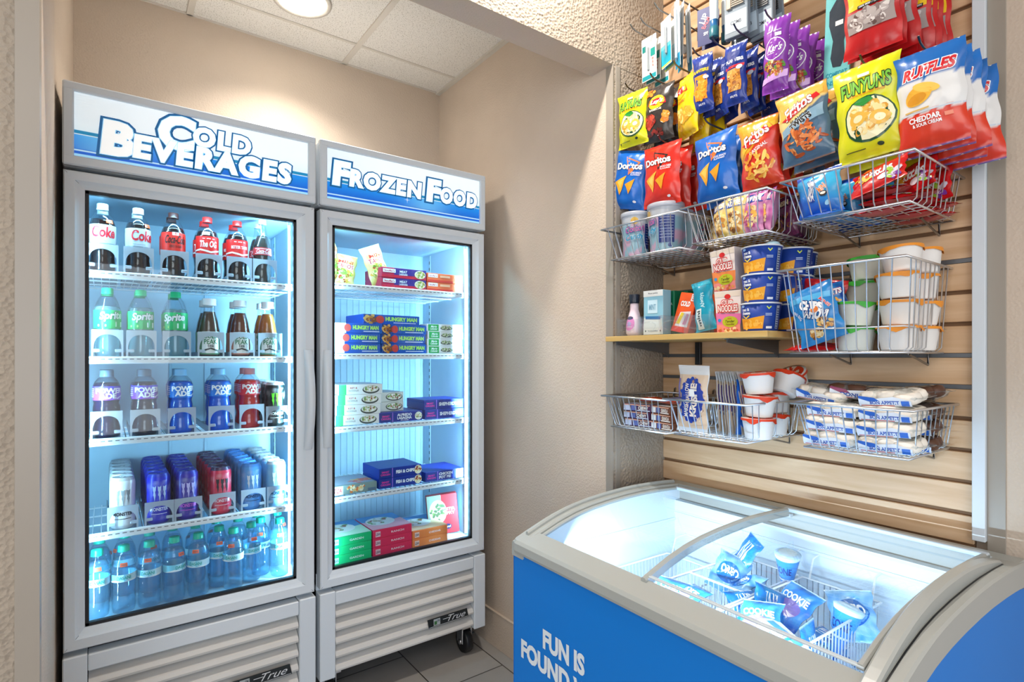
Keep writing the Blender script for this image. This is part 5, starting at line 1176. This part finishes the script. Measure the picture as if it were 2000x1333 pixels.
P = boxp('oral_care_box', 'box', .074, .045, .142, c('#8fc4d8'), [B(-.26, .36, .26, .5, c('#e9ecea')), B(-.26, -.5, .26, -.36, c('#eceeea')), T('floss picks', 0, .43, .25, .035, c('#4a5058')), B(-.14, -.02, .12, .28, c('#c9e6f2')), Q([(-.24, -.12), (.24, -.14), (.26, -.36), (-.26, -.36)], c('#e6ebe8')), Q([(-.2, -.08), (.2, -.1), (.2, -.17), (-.2, -.15)], c('#2a6fa8')), E(-.2, -.42, .015, .02, c('#3a3f46')), E(.2, -.42, .015, .02, c('#3a3f46')), T('PLACKERS', 0, -.42, .26, .03, c('#7a8088')), T('MINT', -.01, .12, .18, .12, c('#7fb0c8'))])
P.put('pale blue and white oral care box standing tall on the shelf', (1.44, 1.166, SZ + .003), (0, 0, WALLYAW + R(4)))
P = boxp('green_carton', 'box', .034, .05, .142, c('#0e6e4c'), [B(-.03, -.5, .03, .5, c('#0c5c40')), T('TEA', .0, .2, .15, .06, c('#d8e8dc'))])
for i, (x, y) in enumerate(((1.50, 1.150), (1.535, 1.125), (1.57, 1.10))): P.put(('dark green carton right behind the oral care box', 'dark green carton, middle of three on the shelf', 'dark green carton nearest the slatwall')[i], (x, y - .01, SZ + .003), (0, 0, WALLYAW + R(-6)))
P = boxp('medicine_box', 'box', .070, .030, .125, c('#ee5a1c'), [B(-.28, -.5, .28, -.38, c('#d8301c')), Q([(-.2, -.36), (.22, -.36), (.22, .05), (-.12, .0)], c('#e8e2ea')), Q([(-.18, -.3), (-.06, -.3), (.02, -.02), (-.08, .0)], c('#f2d41c')), Q([(.04, -.3), (.16, -.3), (.18, -.04), (.1, -.02)], c('#d88ab0')), T('COLD', -.02, .22, .30, .12, WHT, rot=0, bold=.05), B(.12, .3, .27, .48, WHT), T('3', .19, .39, .06, .12, c('#d8301c'))], right=[B(-.1, -.4, .1, .4, c('#c8281c'))])
P.put('orange and white medicine box leaning back in its clear bin', (1.455, 1.080, SZ + .006), (R(-10), R(10), WALLYAW + R(-8)))
P.put('orange medicine box standing behind the teal pouch', (1.55, .985, SZ + .004), (0, R(-4), WALLYAW + R(5)))
P = bag('travel_pouch', 'pouch', .072, .152, .022, mott(c('#12a0be'), c('#0e8fae'), 2), [B(-.22, .40, .22, .46, c('#3fc0d8')), T('Always', .03, .10, .3, .12, c('#bfeaf2'), rot=90), B(-.16, -.46, -.02, -.06, c('#dfeaea')), T('mini', -.09, -.25, .30, .07, c('#2a3a44'), rot=90, bold=.03)], 15, '#15a8c6')
P.put('teal pouch leaning in the clear bin beside the cup noodle cartons', (1.44, 1.000, SZ + .158), (R(-4), R(-9), WALLYAW + R(-2)))
# noodle cartons
def ncup(pk, seed):
    m = MB(); w, d, h = .082, .082, .118
    v = [(s * (w / 2 - .007 * (z == 0)), t * (d / 2 - .007 * (z == 0)), z) for z in (0, h) for s, t in ((-1, -1), (1, -1), (1, 1), (-1, 1))]
    m.add(v, [(3, 2, 1, 0), (4, 5, 6, 7), (0, 1, 5, 4), (1, 2, 6, 5), (2, 3, 7, 6), (3, 0, 4, 7)], c('#efe2dc'))
    it = [B(-.33, .36, .33, .48, c('#e8d9c8')), B(-.30, -.5, .30, -.3, c('#ef8f86')), Q([(-.32, -.02), (.33, -.06), (.31, -.3), (-.30, -.3)], pk), E(0, .36, .08, .06, c('#d82a2a')), T('CUP', -.02, .22, .28, .11, c('#f8efe8'), bold=.03, ol=c('#d8261e'), ow=.11), T('NOODLES', 0, .08, .50, .15, c('#f8efe8'), bold=.03, ol=c('#d8261e'), ow=.11),
          T('HEARTY CHICKEN', 0, -.035, .36, .035, c('#8a5a70')), E(.05, -.24, .20, .13, c('#b9c224')), T('NEW', .04, -.17, .1, .035, c('#b8341c')), T('Tender', .05, -.23, .24, .06, c('#5a4a14'), sh=.3), T('Noodles', .05, -.30, .22, .05, c('#8a6a1c'), sh=.3), E(-.22, -.2, .04, .04, c('#3a8fd0')), FOOD(0, -.43, .26, .05, [c('#e8a04a'), c('#f2d8a0'), c('#c95a3a')], 20, .04, seed)]
    deco(m, lambda x, y, o: (x, -(d / 2 - .007 * (1 - (h / 2 + y) / h)) - o, h / 2 + y), it, h)
    return Proto('noodle_carton', 'noodle carton', m.mesh('noodle_carton', ['card']))
ncup(c('#e878b0'), 1).put('pink and cream cup noodle carton standing on the yellow shelf', (1.455, .900, SZ), (0, 0, WALLYAW + R(2)))
ncup(c('#f08a4a'), 2).put('cup noodle carton balanced on top of the other one', (1.460, .912, SZ + .121), (0, R(-3), WALLYAW + R(-3)))
# macaroni cups
MAC = [c('#f2a81c'), c('#e8961a'), c('#f8bf4a')]
pr = [(.040, 0), (.042, .002), (.0505, .071)]
m = MB().lathe(pr, 36, c('#1a3f98')); P_ = cylP([(.042, 0), (.0505, .072)], .036)
it = [Q([(-.050, -.030), (.022, -.030), (.026, .004), (-.02, -.004), (-.052, .001)], c('#f2a51c')), FOOD(-.013, -.018, .032, .010, MAC, 26, .006, 3), T('mac &', -.022, .021, .022, .007, WHT, bold=.04), T('cheese', -.022, .012, .026, .008, WHT, bold=.04), E(-.030, .030, .006, .0035, c('#8fb4e8')), Q([(-.034, .004), (-.022, -.004), (-.010, .004), (-.013, .006), (-.022, .000), (-.031, .006)], c('#f8d83a')), Q([(.030, .027), (.036, .020), (.042, .027), (.040, .029), (.036, .024), (.032, .029)], c('#cfe04a')), B(.028, .008, .044, .010, c('#b8c8e8')), B(.028, .004, .044, .006, c('#b8c8e8')), B(.030, -.030, .046, -.024, c('#dfe6f4')), B(.056, -.03, .066, .03, c('#a8b4c8'))] + [B(.057, -.028 + k * .006, .065, -.025 + k * .006, c('#3a4a70')) for k in range(9)]
deco(m, P_, it, 1, 0, .0006, .00012, .006)
l = MB().lathe([(.0505, .071), (.0525, .0715), (.0525, .0745), (.050, .0755), (.001, .0755)], 32, c('#dfe4ea'))
P = Proto('macaroni_cup', 'noodle cup', None, [('cup', m.mesh('cup', ['card'])), ('foil_lid', l.mesh('foil_lid', ['plastic']))])
nm = ('bottom', 'middle', 'top')
for j, (x, y, wd) in enumerate(((1.425, .806, 'front'), (1.527, .775, 'second'), (1.606, .800, 'rear'))):
    for k in range(3): P.put('blue macaroni and cheese cup, %s of the %s stack' % (nm[k], wd), (x + (.006 if k == 2 else 0), y + (-.003 if k == 1 else 0), SZ + k * .0762), (0, 0, WALLYAW + R((8, 2, 20)[j])))
m = MB().lathe([(.001, .0), (.012, .001), (.019, .006), (.019, .009), (.012, .014), (.001, .0155)], 24, c('#bfe0ec')); m.lathe([(.001, .0145), (.008, .0152), (.001, .0165)], 14, c('#f0b040'))
P = Proto('candy_disc', 'candy', m.mesh('candy_disc', ['plastic'])); P.put('small pale blue round candy pack lying on the macaroni cups', (1.455, .79, SZ + .2288), (R(-6), 0, WALLYAW))

# ------------------------------------------------------------------ deep basket: cookies and white noodle cups
def foil_cup(r, h, c1, c2, name='noodle_cup', body='#f1ede8'):
    pr = [(r * .76, 0), (r * .79, .003), (r * .97, h - .008), (r * 1.03, h - .006), (r * 1.03, h - .003)]
    m = MB().lathe(pr, 28, c(body))
    l = MB(); n = 28; v = []; f = []; cc = []
    for q in range(0, 6):
        for i in range(n): a = 2 * PI * i / n; rr = r * (1.035 if q == 5 else .2 * q + .001); v.append((rr * math.sin(a), -rr * math.cos(a), h - .002 - (.004 if q == 5 else 0) + .0006 * math.sin(q * 2)))
    for q in range(5):
        for i in range(n): f.append((q * n + i, q * n + (i + 1) % n, (q + 1) * n + (i + 1) % n, (q + 1) * n + i)); cc.append(c(c2) if noise.noise(Vector((math.sin(i / n * 6.28) * 2, math.cos(i / n * 6.28) * 2, q * .4))) > .22 else c(c1))
    l.add(v, f, cc, 0, True)
    v = []
    for i in range(n): a = 2 * PI * i / n; v.append((r * 1.042 * math.sin(a), -r * 1.042 * math.cos(a), h - .003))
    for i in range(n): a = 2 * PI * i / n; q = .006 + .007 * max(0, math.sin(a * 3 + 1) + .4 * math.sin(a * 7)); v.append((r * (1.06 - q) * math.sin(a), -r * (1.06 - q) * math.cos(a), h - .003 - q))
    l.add(v, [(i, (i + 1) % n, (i + 1) % n + n, i + n) for i in range(n)], c(c1), 0, True)
    l.add([(r * .98, -.012, h - .003), (r * .98, .012, h - .003), (r * 1.15, .005, h - .016), (r * 1.15, -.005, h - .016)], [(0, 1, 2, 3)], c(c1))
    return Proto(name, 'noodle cup', None, [('cup', m.mesh('cup', ['card'])), ('foil_lid', l.mesh('foil_lid', ['card']))])
PO = foil_cup(.0435, .0595, '#e8922a', '#f2ece4'); PG = foil_cup(.0435, .0595, '#3fae3a', '#eef0ea', body='#e6e9e0')
b0 = 1.303
for k, o in enumerate(('bottom', 'second', 'third', 'top')):
    for (x, y, w_) in ((1.480, .503, 'front right'), (1.566, .492, 'middle right'), (1.616, .540, 'rear')):
        if w_ == 'rear' and k == 3: continue
        PO.put('white cup with orange foil lid, %s of the %s stack in the deep basket' % (o, w_), (x + (.008 * (k % 2)), y + (-.006 if k == 3 else 0), b0 + k * .0605), (R((0, 2, -2, 5)[k]), R((0, -2, 2, 4)[k]), WALLYAW + R(70 * k)))
for k in range(2): PG.put('white cup with green lid, %s of the pair beside the orange-lidded stack' % ('lower', 'upper')[k], (1.478, .596, b0 + k * .0605), (0, R(3 * k), WALLYAW + R(40 * k)))
for k in range(4): PG.put('white cup with green lid, %s of the stack behind the pair' % ('bottom', 'second', 'third', 'top')[k], (1.572 + .006 * (k % 2), .628 - .008 * k, b0 + k * .0605), (0, R((0, 0, -2, 4)[k]), WALLYAW + R(50 * k)))
P = bag('mini_chocolate_chip_cookie_bag', 'cookie bag', .112, .145, .032, mott(c('#2f94d8'), c('#1a78c4'), 3), [Q([(-.36, .28), (.36, .20), (.36, .3), (-.36, .38)], c('#55b4e8')), T('CHIPS', .0, .14, .36, .15, WHT, rot=-24, bold=.07, ol=c('#15307a'), ow=.06), T('AHOY!', .04, -.02, .40, .15, WHT, rot=-24, bold=.07, ol=c('#15307a'), ow=.06), E(.03, .06, .07, .06, c('#e8803a')), T('MINIS', .24, .13, .2, .05, c('#e02a2a'), rot=-65, ol=WHT), T('BIG BAG', -.28, .05, .2, .05, WHT, rot=-60), FOOD(.14, -.22, .12, .08, CK, 20, .05, 3), FOOD(-.05, -.34, .1, .07, CK, 20, .05, 4)], 51, '#1f7fc8')
P.put('bright blue mini cookie bag tilted against the front of the deep basket', (1.425, .684, 1.462), (R(-5), R(-19), WALLYAW + R(4)))
P = bag('fruit_chew_bag', 'candy bag', .12, .12, .04, mott(c('#d41c1c'), c('#b01418'), 3), [E(-.05, .05, .22, .2, c('#e84a3a')), FOOD(0, .0, .28, .24, [c('#f2c23a'), c('#e83a2a'), c('#f8e0a0'), c('#8a1414')], 26, .07, 5), T('CHEWS', .0, .28, .5, .12, WHT, bold=.05)], 52, '#c8181c')
P.put('red fruit chew bag behind the tilted blue cookie bag', (1.50, .672, 1.488), (R(0), R(10), WALLYAW + R(-6)))
P.put('red bag lying at the bottom of the deep basket under the cookie bag', (1.505, .685, 1.318), (R(-82), 0, WALLYAW + R(5)), None, (1, .6, .8))
P2 = bag('cheese_puff_bag', 'snack bag', .10, .11, .035, mott(c('#1a3f9a'), c('#2a8fd0'), 2), [T('BITS', .1, .25, .4, .14, WHT, bold=.05, ol=c('#c82a2a')), FOOD(0, -.15, .25, .2, [c('#2f94d8'), c('#f2a62c')], 20, .07, 6)], 53, '#1a3f9a')
P2.put('blue snack bag with white lettering at the back of the deep basket', (1.60, .690, 1.488), (R(-10), R(24), WALLYAW + R(-16)))
P2.put('navy bag with white letters, pressed against the red fruit chew bag', (1.455, .648, 1.470), (R(0), R(-14), WALLYAW + R(40)), None, (.7, .8, .8))

# ------------------------------------------------------------------ lower left basket: granola bars
def gbar(c1, c2, c3, n_): return boxp('granola_bar_box', 'box', .112, .15, .024, c(c1), [B(-2.2, -.4, -1.1, .4, c(c2)), B(-.9, -.38, .0, .3, c('#5a6aa8')), T(n_, 1.1, .0, 1.6, .42, c('#f0ece4'), bold=.03), B(.1, -.4, 2.2, -.28, c(c3)), B(-2.2, .32, 2.2, .44, c('#d8a48a'))], [B(-.3, -.45, .3, .45, c(c2)), FOOD(0, 0, .25, .35, [c('#c98a4a'), c('#7a4a22'), c('#e8c48a')], 30, .06, 4)])
G1 = gbar('#4a2a4a', '#b8c4e0', '#c9d4ea', 'CHEWY'); G2 = gbar('#6a3a22', '#dfe6ec', '#f0ece4', 'GRANOLA')
for k in range(3): G1.put('purple granola bar box, %s of the left stack in the lower left basket' % nm[k], (1.49, 1.228 + (.004 * k), 1.058 + k * .0245), (0, 0, WALLYAW + R((3, -2, 4)[k])))
for k in range(3): G2.put('brown granola bar box, %s of the stack next to the crispy rice packs' % nm[k], (1.485, 1.118 - .002 * k, 1.058 + k * .0245), (0, 0, WALLYAW + R((-6, -10, -14)[k])), None, (.82, 1, 1))
gb = bag('fruit_bar', 'snack bar', .10, .035, .016, mott(c('#c8301c'), c('#a0481c'), 4), [T('BAR', 0, 0, .9, .4, WHT), FOOD(.9, 0, .4, .3, CK, 10, .12, 3)], 61, '#c8301c')
for i, (x, y, z, a) in enumerate(((1.47, 1.125, 1.146, 20), (1.52, 1.10, 1.150, -30), (1.46, 1.225, 1.147, 70))): gb.put(('red snack bar lying on the brown granola bar boxes', 'red snack bar crossing the other one, beside the crispy rice packs', 'red snack bar lying on the purple granola bar boxes')[i], (x + .01, y, z), (R(-86), 0, WALLYAW + R(a)))
# crispy rice packs
def kris():
    X = .105 / .2 / 2
    it = [B(-X + .01, -.44, X - .01, .36, c('#d9bfa4')), FOOD(0, -.04, X - .03, .36, [c('#e6d2b8'), c('#c9a888'), c('#b08a70'), c('#f0e4d4')], 90, .022, 3), E(0, -.02, .20, .33, c('#2440a0'))] + [E(.19 * math.cos(a), -.02 + .32 * math.sin(a), .03, .03, c('#2440a0')) for a in [2 * PI * k / 16 for k in range(16)]]
    it += [T('MARSHMALLOW', -.07, -.02, .5, .07, c('#e8dcd0'), rot=90, bold=.03), T('KRISPIE', .05, -.02, .48, .10, c('#e8dcd0'), rot=90, bold=.05), B(-.03, .03, .06, .14, WHT), B(-X + .02, -.1, -X + .05, .3, c('#6a5a9a'))]
    return bag('crispy_rice_pack', 'snack pack', .105, .2, .018, c('#dcdfe2'), it, 71, '#d5d8dc')
P = kris()
P.put('crispy rice pack with big blue oval, facing out of the lower basket', (1.432, 1.020, 1.262), (R(-2), R(1), WALLYAW + R(3)))
for i in range(10): P.put('crispy rice pack standing edge-on in the tight row', (1.495 - .001 * i, .963 - i * .0082, 1.245 - .003 * (i % 3)), (R(-3 - i * .8), R(0), R(6 + (i % 3) * 1.5)), 'crispy rice packs in a row', (.95, .38, .94))
P = nacho('#1562c0', '#1050a8', '#e8793a', 'COOL', None, 13, '#1a63b4'); P.put('blue and red chip bag wedged beside the crispy rice row', (1.480, .8815, 1.222), (R(-2), R(3), WALLYAW + R(84)), None, (.6, .26, .80))
PR = foil_cup(.0435, .0605, '#e2401c', '#f2ddd0')
for i, (x, y, z, rx, ry, l) in enumerate(((1.455, .830, 1.062, 0, 0, 'white cup with red foil lid at the bottom of its stack, lower basket'), (1.457, .829, 1.124, 2, 2, 'white cup with red foil lid, middle of the stack of three'), (1.458, .829, 1.187, -3, -4, 'white cup with red foil lid on top of the stack of three'),
                          (1.552, .812, 1.183, 18, 20, 'red-lidded white cup tipped over behind the stack'), (1.548, .838, 1.064, 4, 6, 'red-lidded white cup low behind the stack of three'), (1.556, .836, 1.124, 6, 8, 'red-lidded white cup tilted under the tipped one'), (1.618, .806, 1.192, -10, 30, 'red-lidded white cup at the very back of the lower basket'))):
    PR.put(l, (x, y, z), (R(rx), R(ry), WALLYAW + R(40 * i)))

# ------------------------------------------------------------------ lower right basket: powdered donut packs
def donut_mesh(col):
    m = MB(); n1, n2 = 16, 8; v = []; f = []
    for i in range(n1):
        for j in range(n2):
            a, b = 2 * PI * i / n1, 2 * PI * j / n2; q = .0155 + .0105 * math.cos(b); v.append((q * math.cos(a), q * math.sin(a), .0105 + .0105 * math.sin(b)))
    for i in range(n1):
        for j in range(n2): f.append((i * n2 + j, ((i + 1) % n1) * n2 + j, ((i + 1) % n1) * n2 + (j + 1) % n2, i * n2 + (j + 1) % n2))
    m.add(v, f, col, 0, True); return m.mesh('donut', ['card'])
def donut_pack(col, band, word, seed):
    d_ = donut_mesh(c(col)); rg = random.Random(seed); parts = []
    m = MB(); hw, hd, hh = .062, .040, .040
    def F(u, v, s):
        g = (1 - abs(u) ** 3) ** .5 * (1 - abs(v) ** 3) ** .5
        z = hh / 2 + s * hh / 2 * g * (1 + .25 * noise.noise(Vector((u * 4, v * 3, seed + s)))) 
        return (hw * u, hd * v, z)
    m.grid(16, 10, lambda u, v: F(2 * u - 1, 2 * v - 1, 1)); m.grid(16, 10, lambda u, v: F(2 * u - 1, 2 * v - 1, -1), flip=True)
    for s in (-1, 1): m.box(s * hw * .97, s * (hw + .012), -hd * .9, hd * .9, hh / 2 - .0006, hh / 2 + .0006)
    parts.append(('wrapper', m.mesh('wrapper', ['wrap'])))
    b = MB()
    def PB(x, y, o):            # the printed band wraps the front edge of the pack
        a = y / .020 * 1.1; return (x, -(hd * .62 + (hh / 2 + .003 + o) * .55 * math.cos(a)) - .006, hh / 2 + (hh / 2 + o) * math.sin(a) * .98)
    deco(b, PB, [Q([(-.054, -.018), (.054, -.018), (.054, -.004), (.02, .004), (-.03, -.001), (-.054, .006)], c('#dfe8f4')), Q([(-.054, .001), (-.03, -.006), (-.01, -.004), (-.02, .002), (-.054, .006)], c(band)), T(word, .0, -.008, .06, .007, c('#1f4fb0'), bold=.04), B(-.05, -.016, .02, -.014, c('#c9483a')), B(.034, -.016, .050, -.004, c('#2a6ad0'))], 1, 0, .001, .0002, .005)
    parts.append(('printed_band', b.mesh('printed_band', ['label'])))
    p = Proto('donut_pack', 'donut pack', None, parts); p.donuts = d_; return p
def put_donuts(p, label, loc, rot, group=None):
    o = p.put(label, loc, rot, group)
    for i in range(3):
        for j in range(2): q = ob('donut', p.donuts, o, (-.036 + i * .036, -.016 + j * .028, .006 + .003 * ((i + j) % 2)), (R(10 * (i - 1)), 0, 0)).scale = (1.15, 1.0, 1.35)
DW = donut_pack('#f3ece0', '#2a62c0', 'BON APPETIT', 3); DC = donut_pack('#5a3a2a', '#8a2a5a', 'DONUTS', 5)
lay = [(1.45, .630, 0), (1.45, .505, 0), (1.54, .630, 0), (1.54, .505, 0), (1.452, .628, 1), (1.450, .507, 1), (1.545, .63, 1), (1.545, .506, 1), (1.46, .628, 2), (1.455, .505, 2), (1.55, .626, 2), (1.55, .506, 2)]
for x, y, k in lay: put_donuts(DW if (x < 1.52) else DC, 'donut pack in the lower layers of the lower right basket', (x, y, 1.070 + k * .035), (R(0), R(random.uniform(-3, 3)), WALLYAW + R(random.uniform(-6, 6))), 'donut packs in the lower layers')
put_donuts(DW, 'powdered white donut pack on top, nearest the right end of its basket', (1.465, .508, 1.176), (R(4), R(-3), WALLYAW + R(-4)))
put_donuts(DC, 'chocolate donut pack on top in the middle of its basket', (1.50, .600, 1.180), (R(-6), R(6), WALLYAW + R(14)))
put_donuts(DC, 'chocolate donut pack lying against the slatwall at the basket end', (1.585, .500, 1.176), (R(2), R(-10), WALLYAW + R(-30)))
put_donuts(DW, 'clear donut pack on top at the left end of the donut basket', (1.49, .668, 1.176), (R(3), R(8), WALLYAW + R(-10)))

# ------------------------------------------------------------------ ice creams in the chest freezer
FY = R(-91.8)
def ice(name, w, h, d, c1, c2, items, seed, crimp='#cfe0f0'): return bag(name, 'ice cream', w, h, d, mott(c(c1), c(c2), 3, seed), items, seed, crimp)
I1 = ice('ice_cream_sandwich', .085, .13, .03, '#2468c8', '#4a9ae0', [E(0, .0, .24, .16, c('#7a6ab0')), T('COOKIE', 0, .22, .5, .12, WHT, bold=.04), T('Big', -.05, -.3, .3, .1, WHT)], 81)
I2 = ice('ice_cream_bar', .075, .15, .028, '#1f5ab8', '#2a9ad8', [T('KLONDIKE', .0, .1, .2, .5, WHT, rot=0, bold=.04), Q([(-.2, -.4), (.2, -.4), (.2, -.1), (-.2, -.25)], c('#e8f0f8'))], 82)
I3 = ice('ice_cream_cup_pack', .09, .11, .04, '#3a8ed8', '#a8d4f0', [E(0, 0, .3, .26, c('#1f6fc0')), T('OREO', 0, .05, .45, .18, WHT, bold=.05)], 83)
def cone():
    m = MB(); m.lathe([(.002, 0), (.010, .03), (.030, .125), (.033, .135), (.022, .139), (.002, .140)], 20, [c('#2a62b8'), c('#3a8fe0'), c('#d8e8f4'), c('#bcd8f0'), c('#d8e8f4')])
    deco(m, cylP([(.010, .03), (.030, .125)], .085), [T('CONE', 0, .01, .04, .02, c('#1a3a8a')), B(-.03, -.02, .03, -.015, WHT)], 1, 0, .0006)
    return Proto('ice_cream_cone', 'ice cream', m.mesh('ice_cream_cone', ['film']))
I4 = cone()
def bar_box(): return boxp('ice_cream_box', 'ice cream', .10, .05, .055, c('#e6eef6'), [B(-.8, -.4, .8, .1, c('#3a7fd0')), T('BARS', 0, .28, .6, .2, c('#2a5ab0'))], [Q([(-.8, -.3), (.8, -.1), (.8, .35), (-.8, .1)], c('#5aa8e8'))])
I5 = bar_box()
def fp(P, lx, ly, lz, rx, ry, rz, label, s=(1, 1, 1)): P.put(label, fpos(lx, ly + .06 * math.sin(R(-rx)) if P is not I4 else ly, lz + .012), (R(rx), R(ry), FY + R(rz)), None, s)
fp(I1, .365, .20, .705, -62, 8, 30, 'blue ice cream sandwich packet lying at the left front of the middle basket')
fp(I1, .430, .22, .700, -70, -6, -20, 'blue ice cream sandwich packet lying beside the front divider wires')
fp(I2, .470, .30, .690, -66, 0, 60, 'dark blue bar wrapper against the front divider wires')
fp(I2, .420, .50, .775, -28, 14, -30, 'tall blue wrapper standing up with a pointed corner, middle basket', (1, .8, 1))
fp(I3, .380, .46, .720, -35, 20, 20, 'pale blue wrapper leaning behind the divider wires')
fp(I3, .460, .44, .690, -60, -16, -40, 'pale blue wrapper lying at the rear of the middle basket')
fp(I4, .492, .545, .625, 8, 6, 0, 'blue and white cone standing point down at the rear of the middle basket')
fp(I1, .575, .25, .715, -55, -10, 12, 'purple-centred ice cream packet at the front of the right basket', (1.1, 1, 1.05))
fp(I2, .540, .34, .715, -48, 24, 48, 'dark blue wrapper with white letters leaning on the right basket rim')
fp(I1, .600, .40, .715, -52, 6, -14, 'purple and blue packet in the middle of the right basket', (1.15, 1, 1.1))
fp(I3, .655, .48, .715, -45, -10, 28, 'light blue wrapper at the rear of the right basket', (1.1, 1, 1.1))
fp(I4, .668, .42, .575, -14, 10, 0, 'blue cone leaning upright inside the right end of the basket')
fp(I2, .668, .30, .700, -8, 0, 96, 'blue wrapper standing against the wires at the right end of its basket', (1, .8, 1.3))
fp(I2, .672, .20, .700, -4, 0, 88, 'blue wrapper standing on edge nearest the front, against the right end wires', (1, .8, 1.3))
fp(I5, .645, .22, .640, -12, 14, -16, 'white ice cream bar box at the front of the right basket')
fp(I5, .560, .18, .640, 10, -8, 20, 'white ice cream bar box half under the purple-centred packet')
fp(I5, .400, .16, .625, 8, 4, 60, 'white box under the blue sandwich packets, middle basket')
for i, (x, y) in enumerate(((.36, .26), (.44, .45), (.56, .48), (.62, .30), (.40, .52), (.57, .28))): fp((I1, I3, I2)[i % 3], x, y, .60 - .01 * i, -82, 0, 40 * i, ('blue packet buried under the others in the middle basket', 'pale packet deep under the rear wrappers', 'wrapper buried at the rear of the right basket', 'packet under the boxes of the right basket', 'wrapper at the bottom rear corner of the middle basket', 'packet at the bottom of the right basket')[i])
